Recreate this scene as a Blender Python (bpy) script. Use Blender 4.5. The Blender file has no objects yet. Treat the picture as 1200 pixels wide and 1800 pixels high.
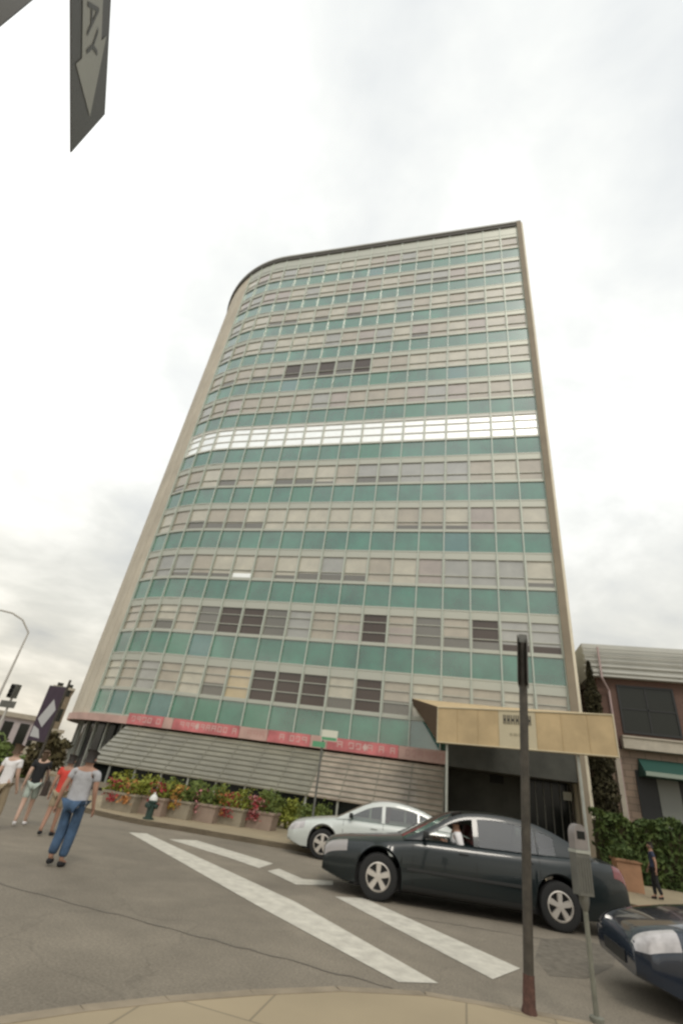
import bpy, bmesh, math, random
from mathutils import Vector, Matrix
random.seed(7)
sc = bpy.context.scene
COL = sc.collection
# ------------------------------------------------------------------ camera
FPX, VX, VY, H = 822.0, 808.0, -508.0, 1.65
YAW = math.radians(-73.0 + 90.0)          # the world's X runs along the office tower's front, Y away from the camera
_up = Vector((VX - 600, 900 - VY, -FPX)).normalized()
_fw = Vector((0, 0, -1)); _fw = (_fw - _up * _fw.dot(_up)).normalized()
_rt = _fw.cross(_up)
R0 = Matrix((_rt, _fw, _up))
R = Matrix.Rotation(YAW, 3, 'Z') @ R0
cam = bpy.data.cameras.new('camera'); camo = bpy.data.objects.new('camera', cam); COL.objects.link(camo)
cam.sensor_fit = 'HORIZONTAL'; cam.sensor_width = 24.0; cam.lens = FPX / 1200 * 24.0
cam.clip_start = 0.05; cam.clip_end = 3000
M4 = R.to_4x4(); M4.translation = Vector((0, 0, H)); camo.matrix_world = M4
sc.camera = camo
def ray(x, y): return R @ Vector((x - 600, 900 - y, -FPX))
def G(x, y, z=0.0):                        # where the line of sight meets the level z
    r = ray(x, y); t = (z - H) / r.z; return Vector((r.x * t, r.y * t, z))
def FY(x, y, Y):                           # where it meets the plane at depth Y
    r = ray(x, y); t = Y / r.y; return Vector((r.x * t, Y, r.z * t + H))
def AT(x, y, d):                           # at the horizontal distance d
    r = ray(x, y); t = d / math.hypot(r.x, r.y); return Vector((r.x * t, r.y * t, r.z * t + H))
# ------------------------------------------------------------------ light
SUN_AZ, SUN_EL = math.radians(155), math.radians(52)
w = bpy.data.worlds.new('World'); sc.world = w; w.use_nodes = True
nt = w.node_tree; N = nt.nodes; L = nt.links; N.clear()
out = N.new('ShaderNodeOutputWorld'); bg = N.new('ShaderNodeBackground'); bg.inputs[1].default_value = 0.1
L.new(bg.outputs[0], out.inputs[0])
sky = N.new('ShaderNodeTexSky'); sky.sky_type = 'NISHITA'; sky.sun_disc = False
sky.sun_elevation = SUN_EL; sky.sun_rotation = SUN_AZ; sky.dust_density = 3
tc = N.new('ShaderNodeTexCoord'); sep = N.new('ShaderNodeSeparateXYZ'); L.new(tc.outputs['Generated'], sep.inputs[0])
def mth(op, a, b=None, clamp=False):
    m = N.new('ShaderNodeMath'); m.operation = op; m.use_clamp = clamp
    for i, v in enumerate((a, b)):
        if v is None: continue
        if isinstance(v, (int, float)): m.inputs[i].default_value = v
        else: L.new(v, m.inputs[i])
    return m.outputs[0]
zz = mth('ADD', mth('MAXIMUM', sep.outputs[2], 0.0), 0.22)
cx = mth('DIVIDE', sep.outputs[0], zz); cy = mth('DIVIDE', sep.outputs[1], zz)
cmb = N.new('ShaderNodeCombineXYZ'); L.new(cx, cmb.inputs[0]); L.new(cy, cmb.inputs[1])
def noise(vec, s, d, r=0.5, dist=0.0):
    n = N.new('ShaderNodeTexNoise'); n.inputs['Scale'].default_value = s; n.inputs['Detail'].default_value = d
    n.inputs['Roughness'].default_value = r; n.inputs['Distortion'].default_value = dist; L.new(vec, n.inputs['Vector']); return n.outputs['Fac']
n1 = noise(cmb.outputs[0], 1.1, 6, 0.5, 0.5); n2 = noise(cmb.outputs[0], 3.2, 7, 0.55, 0.3)
f = mth('ADD', mth('MULTIPLY', n1, 0.7), mth('MULTIPLY', n2, 0.3))
cr = N.new('ShaderNodeValToRGB'); L.new(f, cr.inputs[0])
e = cr.color_ramp.elements
e[0].position = 0.34; e[0].color = (0.50, 0.52, 0.54, 1)
e[1].position = 0.66; e[1].color = (1.0, 1.0, 0.99, 1)
k = cr.color_ramp.elements.new(0.47); k.color = (0.655, 0.665, 0.655, 1)
# towards the horizon the overcast dims to a warm cream
hz = N.new('ShaderNodeValToRGB'); L.new(sep.outputs[2], hz.inputs[0])
h = hz.color_ramp.elements; h[0].position = 0.0; h[0].color = (0.76, 0.69, 0.59, 1); h[1].position = 0.55; h[1].color = (1, 1, 1, 1)
k = h = hz.color_ramp.elements.new(0.22); k.color = (0.78, 0.755, 0.70, 1)
mul = N.new('ShaderNodeMixRGB'); mul.blend_type = 'MULTIPLY'; mul.inputs[0].default_value = 1
L.new(cr.outputs[0], mul.inputs[1]); L.new(hz.outputs[0], mul.inputs[2])
scl = N.new('ShaderNodeMixRGB'); scl.blend_type = 'MULTIPLY'; scl.inputs[0].default_value = 1
L.new(mul.outputs[0], scl.inputs[1]); scl.inputs[2].default_value = (13.6, 13.6, 13.4, 1)
mx = N.new('ShaderNodeMixRGB'); mx.inputs[0].default_value = 0.93
L.new(sky.outputs[0], mx.inputs[1]); L.new(scl.outputs[0], mx.inputs[2]); L.new(mx.outputs[0], bg.inputs[0])
sl = bpy.data.lights.new('sun', 'SUN'); so = bpy.data.objects.new('sun', sl); COL.objects.link(so)
sl.energy = 0.9; sl.angle = math.radians(14); sl.color = (1.0, 0.93, 0.82)
sd = Vector((math.sin(SUN_AZ) * math.cos(SUN_EL), math.cos(SUN_AZ) * math.cos(SUN_EL), math.sin(SUN_EL)))
so.rotation_euler = sd.to_track_quat('Z', 'Y').to_euler(); so.location = (0, 0, 60)
vs = sc.view_settings; vs.view_transform = 'Standard'; vs.look = 'None'; vs.gamma = 1; vs.exposure = 0.22
sc.render.engine = 'CYCLES'
sc.cycles.pixel_filter_type = 'BLACKMAN_HARRIS'; sc.cycles.filter_width = 2.6
sc.render.resolution_x = 682; sc.render.resolution_y = 1024
# ------------------------------------------------------------------ materials
def srgb(*c): return tuple(((v / 255) / 12.92 if v / 255 <= 0.04045 else ((v / 255 + 0.055) / 1.055) ** 2.4) for v in c) + (1,)
_m = {}
def mat(name, col, rough=0.7, metal=0.0, var=0.0, vs_=3.0, bump=0.0, bs=40.0, coat=0.0, spec=0.5, col2=None, det=6):
    if name in _m: return _m[name]
    m = bpy.data.materials.new(name); m.use_nodes = True; _m[name] = m
    t = m.node_tree; b = t.nodes['Principled BSDF']
    c = tuple(col[:3]) + (1,)
    b.inputs['Base Color'].default_value = c; b.inputs['Roughness'].default_value = rough; b.inputs['Metallic'].default_value = metal
    b.inputs['Specular IOR Level'].default_value = spec
    b.inputs['Coat Weight'].default_value = coat; b.inputs['Coat Roughness'].default_value = 0.04; b.inputs['Coat IOR'].default_value = 2.15 if ('spandrel' in name or 'blind' in name or 'olive_window' in name) else 1.5
    tcn = t.nodes.new('ShaderNodeTexCoord')
    if var > 0 or col2:
        n = t.nodes.new('ShaderNodeTexNoise'); n.inputs['Scale'].default_value = vs_; n.inputs['Detail'].default_value = det
        n.inputs['Roughness'].default_value = 0.6
        t.links.new(tcn.outputs['Object'], n.inputs['Vector'])
        r = t.nodes.new('ShaderNodeValToRGB'); t.links.new(n.outputs['Fac'], r.inputs[0])
        c2 = col2 or tuple(min(1, v * (1 + var)) for v in c[:3])
        c1 = c[:3] if col2 else tuple(v * (1 - var) for v in c[:3])
        r.color_ramp.elements[0].position = 0.32; r.color_ramp.elements[0].color = tuple(c1[:3]) + (1,)
        r.color_ramp.elements[1].position = 0.68; r.color_ramp.elements[1].color = tuple(c2[:3]) + (1,)
        t.links.new(r.outputs[0], b.inputs['Base Color'])
    if bump > 0:
        n = t.nodes.new('ShaderNodeTexNoise'); n.inputs['Scale'].default_value = bs; n.inputs['Detail'].default_value = 5
        t.links.new(tcn.outputs['Object'], n.inputs['Vector'])
        bp = t.nodes.new('ShaderNodeBump'); bp.inputs['Strength'].default_value = bump; bp.inputs['Distance'].default_value = 0.02
        t.links.new(n.outputs['Fac'], bp.inputs['Height']); t.links.new(bp.outputs[0], b.inputs['Normal'])
    return m
def brickmat(name, c1, c2, mortar, sx, sy, ms=0.01, rough=0.85, vertical=True, var=0.15):
    m = bpy.data.materials.new(name); m.use_nodes = True; t = m.node_tree; b = t.nodes['Principled BSDF']
    b.inputs['Roughness'].default_value = rough
    tcn = t.nodes.new('ShaderNodeTexCoord'); mp = t.nodes.new('ShaderNodeMapping')
    if vertical: mp.inputs['Rotation'].default_value = (math.radians(90), 0, 0)
    t.links.new(tcn.outputs['Object'], mp.inputs['Vector'])
    br = t.nodes.new('ShaderNodeTexBrick'); t.links.new(mp.outputs[0], br.inputs['Vector'])
    br.inputs['Color1'].default_value = c1; br.inputs['Color2'].default_value = c2; br.inputs['Mortar'].default_value = mortar
    br.inputs['Scale'].default_value = 1; br.inputs['Brick Width'].default_value = sx; br.inputs['Row Height'].default_value = sy
    br.inputs['Mortar Size'].default_value = ms
    n = t.nodes.new('ShaderNodeTexNoise'); n.inputs['Scale'].default_value = 0.8; n.inputs['Detail'].default_value = 7
    t.links.new(tcn.outputs['Object'], n.inputs['Vector'])
    mr = t.nodes.new('ShaderNodeMapRange'); mr.inputs['To Min'].default_value = 1 - var; mr.inputs['To Max'].default_value = 1 + var
    t.links.new(n.outputs['Fac'], mr.inputs['Value'])
    mu = t.nodes.new('ShaderNodeVectorMath'); mu.operation = 'SCALE'
    t.links.new(br.outputs['Color'], mu.inputs[0]); t.links.new(mr.outputs[0], mu.inputs['Scale'])
    t.links.new(mu.outputs[0], b.inputs['Base Color'])
    return m
def clearglass(name, tint, refl=0.10, opac=0.25):
    m = bpy.data.materials.new(name); m.use_nodes = True; t = m.node_tree; t.nodes.clear()
    o = t.nodes.new('ShaderNodeOutputMaterial'); tr = t.nodes.new('ShaderNodeBsdfTransparent'); tr.inputs[0].default_value = tint
    gl = t.nodes.new('ShaderNodeBsdfGlossy'); gl.inputs['Roughness'].default_value = 0.03
    fr = t.nodes.new('ShaderNodeFresnel'); fr.inputs[0].default_value = 1.6
    ad = t.nodes.new('ShaderNodeMath'); ad.operation = 'ADD'; ad.use_clamp = True; ad.inputs[1].default_value = refl
    t.links.new(fr.outputs[0], ad.inputs[0])
    mxs = t.nodes.new('ShaderNodeMixShader'); t.links.new(ad.outputs[0], mxs.inputs[0])
    t.links.new(tr.outputs[0], mxs.inputs[1]); t.links.new(gl.outputs[0], mxs.inputs[2]); t.links.new(mxs.outputs[0], o.inputs[0])
    return m
def asphalt():
    m = bpy.data.materials.new('asphalt'); m.use_nodes = True; t = m.node_tree; b = t.nodes['Principled BSDF']
    tcn = t.nodes.new('ShaderNodeTexCoord')
    def nz(s, d, r=0.6, dist=0):
        n = t.nodes.new('ShaderNodeTexNoise'); n.inputs['Scale'].default_value = s; n.inputs['Detail'].default_value = d
        n.inputs['Roughness'].default_value = r; n.inputs['Distortion'].default_value = dist
        t.links.new(tcn.outputs['Object'], n.inputs['Vector']); return n.outputs['Fac']
    def mr(f, a, b_, lo=0.3, hi=0.7):
        q = t.nodes.new('ShaderNodeMapRange'); q.inputs['From Min'].default_value = lo; q.inputs['From Max'].default_value = hi
        q.inputs['To Min'].default_value = a; q.inputs['To Max'].default_value = b_; t.links.new(f, q.inputs['Value']); return q.outputs[0]
    def mm(a, c):
        q = t.nodes.new('ShaderNodeMath'); q.operation = 'MULTIPLY'; t.links.new(a, q.inputs[0]); t.links.new(c, q.inputs[1]); return q.outputs[0]
    v = t.nodes.new('ShaderNodeTexVoronoi'); v.feature = 'DISTANCE_TO_EDGE'; v.inputs['Scale'].default_value = 0.33
    wn = t.nodes.new('ShaderNodeTexNoise'); wn.inputs['Scale'].default_value = 1.1; wn.inputs['Detail'].default_value = 5
    t.links.new(tcn.outputs['Object'], wn.inputs['Vector'])
    av = t.nodes.new('ShaderNodeVectorMath'); av.operation = 'ADD'; t.links.new(tcn.outputs['Object'], av.inputs[0]); t.links.new(wn.outputs['Color'], av.inputs[1])
    t.links.new(av.outputs[0], v.inputs['Vector'])
    crk = mr(v.outputs['Distance'], 0.84, 1.0, 0.0, 0.007)
    f = mm(mm(mr(nz(0.22, 5, 0.55, 0.8), 0.74, 1.20), mr(nz(1.7, 8, .65), 0.86, 1.12)), mm(mr(nz(38, 4, 0.8), 0.62, 1.38), crk))
    sc_ = t.nodes.new('ShaderNodeVectorMath'); sc_.operation = 'SCALE'; sc_.inputs[0].default_value = (0.196, 0.169, 0.130)
    t.links.new(f, sc_.inputs['Scale']); t.links.new(sc_.outputs[0], b.inputs['Base Color'])
    b.inputs['Roughness'].default_value = 0.88
    bp = t.nodes.new('ShaderNodeBump'); bp.inputs['Strength'].default_value = 0.35; bp.inputs['Distance'].default_value = 0.01
    t.links.new(nz(90, 3), bp.inputs['Height']); t.links.new(bp.outputs[0], b.inputs['Normal'])
    return m
M = dict(
    asphalt=asphalt(),
    walk=brickmat('sidewalk_concrete', (0.315, 0.255, 0.165, 1), (0.285, 0.235, 0.155, 1), (0.20, 0.165, 0.11, 1), 1.5, 1.5, 0.010, vertical=False, var=0.25),
    kerb=mat('kerb_stone', (0.25, 0.205, 0.145), 0.85, var=0.25, vs_=2),
    paint=mat('road_paint', (0.60, 0.57, 0.49), 0.7, col2=(0.42, 0.395, 0.34), vs_=5, det=8),
    stone=mat('tower_stone', (0.52, 0.47, 0.38), 0.75, var=0.14, vs_=0.5),
    green=mat('green_spandrel_glass', (0.022, 0.145, 0.092), 0.25, coat=1.0, var=.38, vs_=.62, bump=.12, bs=.9),
    green2=mat('deep_green_spandrel_glass', (0.025, 0.175, 0.10), 0.25, coat=1.0, var=.1, bump=.12, bs=.9),
    green3=mat('blue_green_spandrel_glass', (0.04, 0.155, 0.14), 0.25, coat=1.0, var=.1, bump=.12, bs=.9),
    frame=mat('pale_aluminium', (0.46, 0.47, 0.41), 0.45, 0.3),
    bar=mat('weathered_bar', (.24, .235, .19), .6),
    mull=mat('mullion_aluminium', (0.55, 0.60, 0.53), 0.4, 0.3),
    b_tan=mat('tan_blind', (0.36, 0.315, 0.235), 0.5, coat=1.0, var=.14, vs_=1.1, bump=.10, bs=1.0),
    b_cream=mat('cream_blind', (0.46, 0.43, 0.33), 0.5, coat=1.0, var=.14, vs_=1.1, bump=.10, bs=1.0),
    b_grey=mat('grey_blind', (0.30, 0.30, 0.27), 0.5, coat=1.0, var=.14, vs_=1.1, bump=.10, bs=1.0),
    b_pink=mat('rosy_blind', (0.33, 0.275, 0.235), 0.5, coat=1.0, var=.14, vs_=1.1, bump=.10, bs=1.0),
    b_yellow=mat('yellow_blind', (0.45, 0.35, 0.18), 0.5, coat=1.0, var=.14, vs_=1.1, bump=.10, bs=1.0),
    b_white=mat('mirrored_window_film', (0.93, 0.93, 0.89), 0.28, metal=1.0, var=.04), framew=mat('white_frame', (.80, .80, .76), .4),
    b_dark=mat('dark_window_glass', (0.07, 0.05, 0.04), 0.2, coat=.55),
    b_dark2=mat('olive_window_glass', (0.12, 0.11, 0.085), 0.2, coat=.7),
    roofdark=mat('roof_shadow_dark', (0.075, 0.07, 0.06), 0.7),
    rooflight=mat('roof_edge_metal', (0.40, 0.40, 0.37), 0.5),
    cream=mat('lit_side_cream', (0.72, 0.66, 0.52), 0.7, var=0.06),
    tan=mat('tan_pier', (0.24, 0.20, 0.145), 0.7, var=0.1, vs_=1),
    red=mat('red_banner_vinyl', (0.52, 0.16, 0.165), 0.6, var=0.3, vs_=1.2),
    pinkw=mat('pale_pink_vinyl', (0.50, 0.33, 0.285), 0.6, var=0.15, vs_=1.1),
    wornred=mat('worn_red_lettering', (.46, .26, .23), .6),
    white=mat('white_lettering', (0.62, 0.45, 0.41), 0.6),
    metal=mat('grey_metal', (0.14, 0.14, 0.125), 0.5, 0.4, var=0.15, vs_=8),
    lightmetal=mat('light_grey_metal', (0.36, 0.37, 0.33), 0.5, 0.3, var=0.1, vs_=8),
    darkmetal=mat('dark_brown_metal', (0.055, 0.048, 0.038), 0.6, 0.2, var=0.35, vs_=9),
    rust=mat('rusty_metal', (0.075, 0.035, 0.025), 0.8, var=0.4, vs_=20),
    metermetal=mat('meter_head_grey', (.22, .20, .19), .5, .2, var=.15, vs_=9),
    black=mat('black_rubber', (0.012, 0.012, 0.012), 0.8),
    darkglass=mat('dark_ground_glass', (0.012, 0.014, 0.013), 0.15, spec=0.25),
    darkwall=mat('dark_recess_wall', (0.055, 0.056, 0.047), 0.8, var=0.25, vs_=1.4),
    awnmetal=mat('grey_sloped_glazing', (0.185, 0.175, 0.13), 0.32, var=0.22, vs_=0.9, coat=0.5),
    awntan=mat('tan_sloped_glazing', (0.30, 0.25, 0.195), 0.4, var=0.28, vs_=1.3, coat=0.4),
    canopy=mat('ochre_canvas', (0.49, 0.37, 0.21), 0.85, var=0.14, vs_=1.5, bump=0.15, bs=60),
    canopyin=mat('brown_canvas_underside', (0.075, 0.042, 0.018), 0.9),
    canopyw=mat('cream_canvas', (0.52, 0.46, 0.32), 0.85, var=0.05, vs_=2),
    mark=mat('dark_print', (0.06, 0.055, 0.045), 0.8),
    faint=mat('faint_print', (0.36, 0.32, 0.22), 0.8),
    brick=brickmat('red_brown_brick', (0.125, 0.066, 0.048, 1), (0.10, 0.055, 0.042, 1), (0.15, 0.11, 0.09, 1), 0.22, 0.075, 0.006),
    brickb=brickmat('brown_stone_wall', (0.27, 0.20, 0.15, 1), (0.22, 0.165, 0.125, 1), (0.12, 0.095, 0.07, 1), 0.6, 0.25, 0.012),
    roofmetal=mat('grey_roof_metal', (0.44, 0.44, 0.40), 0.6, var=0.08, vs_=0.6),
    ledge=mat('pale_ledge_stone', (0.42, 0.38, 0.31), 0.8, var=0.1),
    gawn=mat('green_canvas', (0.012, 0.06, 0.045), 0.8),
    gtrim=mat('pale_green_trim', (0.25, 0.30, 0.25), 0.8),
    darkwin=mat('dark_pane', (0.02, 0.022, 0.018), 0.15, spec=0.35),
    leafd=mat('dark_conifer_leaf', (0.028, 0.026, 0.010), 0.9, col2=(0.055, 0.047, 0.018), vs_=3),
    leaf=mat('hedge_leaf', (0.030, 0.060, 0.014), 0.8, col2=(0.085, 0.12, 0.025), vs_=2.5),
    leafy=mat('yellow_green_leaf', (0.14, 0.17, 0.02), 0.8, col2=(0.27, 0.28, 0.04), vs_=4),
    leafm=mat('planter_leaf', (0.06, 0.10, 0.02), 0.8, col2=(0.17, 0.20, 0.04), vs_=4),
    bark=mat('bark', (0.06, 0.045, 0.03), 0.9, var=0.3, vs_=8),
    f_red=mat('red_petals', (0.30, 0.03, 0.035), 0.7), f_pink=mat('pink_petals', (0.48, 0.20, 0.20), 0.7),
    f_orange=mat('orange_petals', (0.45, 0.20, 0.06), 0.7), f_yellow=mat('yellow_petals', (0.42, 0.36, 0.05), 0.7),
    box1=mat('planter_stone', (0.27, 0.235, 0.175), 0.85, var=0.15), box2=mat('pink_planter_stone', (0.29, 0.22, 0.175), 0.85, var=0.15),
    soil=mat('soil', (0.03, 0.022, 0.015), 0.95),
    skin=mat('skin', (0.34, 0.19, 0.13), 0.6), skin2=mat('pale_skin', (0.50, 0.33, 0.25), 0.6),
    hair=mat('dark_hair', (0.02, 0.015, 0.012), 0.7), hair2=mat('brown_hair', (0.07, 0.04, 0.02), 0.7),
    tee=mat('grey_tshirt', (0.37, 0.37, 0.385), 0.85, var=0.12, vs_=6, bump=.9, bs=9), redtee=mat('red_tshirt', (0.55, 0.055, 0.04), 0.85, var=0.1, bump=.9, bs=9),
    jeans=mat('blue_jeans', (0.045, 0.085, 0.15), 0.85, var=0.35, vs_=6, bump=.9, bs=9), blackc=mat('black_cloth', (0.012, 0.012, 0.014), 0.85),
    mint=mat('pale_mint_cloth', (0.40, 0.46, 0.41), 0.85, var=0.1), whitec=mat('white_cloth', (0.72, 0.70, 0.70), 0.85, bump=.9, bs=9),
    khaki=mat('khaki_cloth', (0.30, 0.24, 0.16), 0.85), brownc=mat('dark_brown_leather', (0.03, 0.018, 0.012), 0.6), navy=mat('navy_cloth', (0.03, 0.04, 0.075), 0.85),
    whitepaint=mat('white_car_paint', (0.52, 0.55, 0.52), 0.3, coat=0.8), sedan=mat('dark_green_grey_paint', (0.008, 0.013, 0.014), 0.3, 0.0, coat=.55, spec=.35),
    blue=mat('dark_blue_paint', (0.010, 0.018, 0.034), 0.25, 0.0, coat=1.0),
    trim=mat('black_trim', (0.015, 0.016, 0.016), 0.5), chrome=mat('chrome', (0.6, 0.6, 0.6), 0.2, 1.0),
    alloy=mat('alloy_rim', (0.56, 0.52, 0.47), 0.35, 0.4), lamp=mat('headlamp_lens', (0.42, 0.40, 0.40), 0.12, var=.3, vs_=6, coat=1.0),
    lampw=mat('bumper_pale', (0.27, 0.25, 0.24), 0.3, coat=1.0),
    tail=mat('red_tail_lens', (0.15, 0.010, 0.014), 0.2, coat=1.0), seat=mat('maroon_seat_fabric', (0.10, 0.03, 0.025), 0.9),
    glass=clearglass('car_glass', (0.62, 0.70, 0.66, 1), 0.10), 
    hyd=mat('dark_green_hydrant_paint', (0.02, 0.045, 0.035), 0.5), silver=mat('silver_paint', (0.65, 0.66, 0.62), 0.5),
    banner=mat('dark_purple_banner', (0.045, 0.028, 0.045), 0.7, var=0.2), bannerl=mat('pale_banner_print', (0.42, 0.42, 0.42), 0.7),
    far1=mat('pale_lilac_wall', (0.48, 0.43, 0.44), 0.8, var=0.06), far2=mat('beige_far_wall', (0.45, 0.42, 0.34), 0.8, var=0.08), far3=mat('brown_far_wall', (0.20, 0.16, 0.11), 0.8, var=0.2),
    farleaf=mat('far_tree_leaf', (0.10, 0.15, 0.035), 0.8, col2=(0.20, 0.26, 0.07), vs_=1.5),
    lampfar=mat('galvanised_grey', (0.50, 0.48, 0.44), 0.6), signgrey=mat('sign_dark_grey', (0.075, 0.075, 0.068), 0.6),
    signwhite=mat('sign_face_white', (0.30, 0.30, 0.265), 0.6, var=0.06), signgreen=mat('sign_green', (0.10, 0.30, 0.16), 0.6), orange=mat('orange_planter', (0.34, 0.19, 0.11), 0.8, var=0.2, vs_=2),
    white_sign=mat('white_sign', (0.62, 0.62, 0.52), 0.6),
)
# ------------------------------------------------------------------ mesh helpers
class MB:
    def __init__(s): s.v = []; s.f = []; s.m = []
    def face(s, pts, mi=0):
        b = len(s.v); s.v += [tuple(p) for p in pts]; s.f.append(tuple(range(b, b + len(pts)))); s.m.append(mi)
    def box(s, x0, x1, y0, y1, z0, z1, mi=0, T=None):
        P = [Vector((x, y, z)) for z in (z0, z1) for y in (y0, y1) for x in (x0, x1)]
        if T is not None: P = [T @ p for p in P]
        b = len(s.v); s.v += [tuple(p) for p in P]
        for q in ((0, 2, 3, 1), (4, 5, 7, 6), (0, 1, 5, 4), (2, 6, 7, 3), (0, 4, 6, 2), (1, 3, 7, 5)):
            s.f.append(tuple(b + i for i in q)); s.m.append(mi)
    def prism(s, poly, z0, z1, mi=0):
        b = len(s.v); n = len(poly)
        s.v += [(p[0], p[1], z0) for p in poly] + [(p[0], p[1], z1) for p in poly]
        s.f.append(tuple(b + i for i in reversed(range(n)))); s.f.append(tuple(b + n + i for i in range(n))); s.m += [mi, mi]
        for i in range(n):
            j = (i + 1) % n; s.f.append((b + i, b + j, b + n + j, b + n + i)); s.m.append(mi)
    def hexa(s, P, mi=0):                   # 8 corners: bottom 0-3 then top 4-7
        b = len(s.v); s.v += [tuple(p) for p in P]
        for q in ((3, 2, 1, 0), (4, 5, 6, 7), (0, 1, 5, 4), (1, 2, 6, 5), (2, 3, 7, 6), (3, 0, 4, 7)):
            s.f.append(tuple(b + i for i in q)); s.m.append(mi)
    def tube(s, pts, rad, n=10, mi=0, cap=True):
        pts = [Vector(p) for p in pts]; rr = rad if isinstance(rad, (list, tuple)) else [rad] * len(pts)
        b = len(s.v); K = len(pts)
        for i, p in enumerate(pts):
            d = (pts[min(i + 1, K - 1)] - pts[max(i - 1, 0)]).normalized()
            a = d.cross(Vector((0.0, 0.0, 1.0)) if abs(d.z) < 0.9 else Vector((1.0, 0, 0))).normalized(); c = d.cross(a)
            for j in range(n):
                t = 2 * math.pi * j / n; q = p + (a * math.cos(t) + c * math.sin(t)) * rr[i]; s.v.append(tuple(q))
        for i in range(K - 1):
            for j in range(n):
                s.f.append((b + i * n + j, b + i * n + (j + 1) % n, b + (i + 1) * n + (j + 1) % n, b + (i + 1) * n + j)); s.m.append(mi)
        if cap:
            s.f.append(tuple(b + j for j in reversed(range(n)))); s.f.append(tuple(b + (K - 1) * n + j for j in range(n))); s.m += [mi, mi]
    def lathe(s, prof, n=24, mi=0, T=None):  # (r, z) pairs about Z
        b = len(s.v)
        for r, z in prof:
            for j in range(n):
                t = 2 * math.pi * j / n; p = Vector((r * math.cos(t), r * math.sin(t), z)); p = T @ p if T is not None else p; s.v.append(tuple(p))
        for i in range(len(prof) - 1):
            for j in range(n):
                s.f.append((b + i * n + j, b + i * n + (j + 1) % n, b + (i + 1) * n + (j + 1) % n, b + (i + 1) * n + j)); s.m.append(mi)
    def grid(s, P, mi=0):                    # rows of points
        b = len(s.v); r = len(P); c = len(P[0])
        for row in P: s.v += [tuple(p) for p in row]
        for i in range(r - 1):
            for j in range(c - 1):
                s.f.append((b + i * c + j, b + i * c + j + 1, b + (i + 1) * c + j + 1, b + (i + 1) * c + j)); s.m.append(mi)
    def build(s, name, mats, parent=None, off=(0, 0, 0), smooth=False, fix=True):
        me = bpy.data.meshes.new(name); o = Vector(off)
        me.from_pydata([tuple(Vector(p) - o) for p in s.v], [], s.f)
        if not isinstance(mats, (list, tuple)): mats = [mats]
        for m in mats: me.materials.append(m)
        for p, mi in zip(me.polygons, s.m): p.material_index = min(mi, len(mats) - 1)
        if fix:
            bm = bmesh.new(); bm.from_mesh(me); bmesh.ops.remove_doubles(bm, verts=bm.verts, dist=1e-5); bmesh.ops.recalc_face_normals(bm, faces=bm.faces); bm.to_mesh(me); bm.free()
        if smooth:
            for p in me.polygons: p.use_smooth = True
            try: me.set_sharp_from_angle(angle=math.radians(40))
            except Exception: pass
        ob = bpy.data.objects.new(name, me); COL.objects.link(ob)
        if parent: ob.parent = parent
        elif tuple(off) != (0, 0, 0): ob.location = off
        return ob
def tag(o, label, cat, group=None):
    o['label'] = label; o['category'] = cat
    if group: o['group'] = group
    return o
def thing(name, label, cat, loc=(0, 0, 0), rz=0.0, group=None):
    o = bpy.data.objects.new(name, None); COL.objects.link(o); o.location = loc; o.rotation_euler = (0, 0, rz); o.empty_display_size = 0.3
    return tag(o, label, cat, group)
def struct(o): o['kind'] = 'structure'; return o
def leaves(mb, pts, size, mi=0, rng=random):
    for p in pts:
        n = Vector((rng.gauss(0, 1), rng.gauss(0, 1), rng.gauss(0, 1) + .4)).normalized()
        a = n.orthogonal().normalized(); a.rotate(Matrix.Rotation(rng.uniform(0, 6.3), 3, n)); b = n.cross(a); s_ = size * rng.uniform(.4, 1.7)
        p = Vector(p); mb.face([p - a * s_, p + b * s_ * .5, p + a * s_, p - b * s_ * .5], mi)

# ------------------------------------------------------------------ ground
g = MB(); g.face([(-500, -200, 0), (500, -200, 0), (500, 900, 0), (-500, 900, 0)]); struct(g.build('road', M['asphalt'], fix=False))
def sheet_with_kerb(name, line, rest, hgt=0.12):
    """a raised pavement: line is the kerb edge, rest closes the polygon"""
    poly = [(p[0], p[1]) for p in line] + rest
    m = MB(); m.prism(poly, 0.002, hgt, 0); struct(m.build(name, M['walk']))
    # kerb stones just outside the sheet
    kb = MB()
    for i in range(len(line) - 1):
        a = Vector(line[i][:2]).to_3d(); b = Vector(line[i + 1][:2]).to_3d(); d = (b - a).normalized(); nn = Vector((d.y, -d.x, 0)) * SIDE
        kb.hexa([a + Vector((0, 0, .001)), b + Vector((0, 0, .001)), b + nn * .15 + Vector((0, 0, .001)), a + nn * .15 + Vector((0, 0, .001)),
                 a + Vector((0, 0, hgt + .004)), b + Vector((0, 0, hgt + .004)), b + nn * .14 + Vector((0, 0, hgt - .006)), a + nn * .14 + Vector((0, 0, hgt - .006))])
    struct(kb.build('kerb', M['kerb']))
SIDE = -1
near = [(-60, .5)] + [tuple(G(x, y + 7, .12)[:2]) for x, y in ((-120, 1812), (0, 1796), (150, 1773), (300, 1756), (450, 1744), (600, 1737), (750, 1745), (900, 1771), (1050, 1800), (1200, 1832))] + [(60, 7.4)]
near[0] = (near[1][0] - 5, near[1][1] - 3.5); near.insert(0, (-7, -8))
near[-1] = (60, near[-2][1] + .25)
sheet_with_kerb('pavement', near, [(60, -8)])
SIDE = 1
far = [tuple(G(x, y)[:2]) for x, y in ((1200, 1625), (1100, 1598), (950, 1570), (800, 1543), (650, 1518), (500, 1493), (400, 1476), (320, 1462), (250, 1451), (200, 1441))]
p_ = far[-1]; far += [(p_[0] - 1.6, p_[1] + .35), (p_[0] - 3.0, p_[1] + 1.6), (p_[0] - 3.9, p_[1] + 3.6), (p_[0] - 4.4, p_[1] + 7), (p_[0] - 4.8, p_[1] + 60)]
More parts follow.
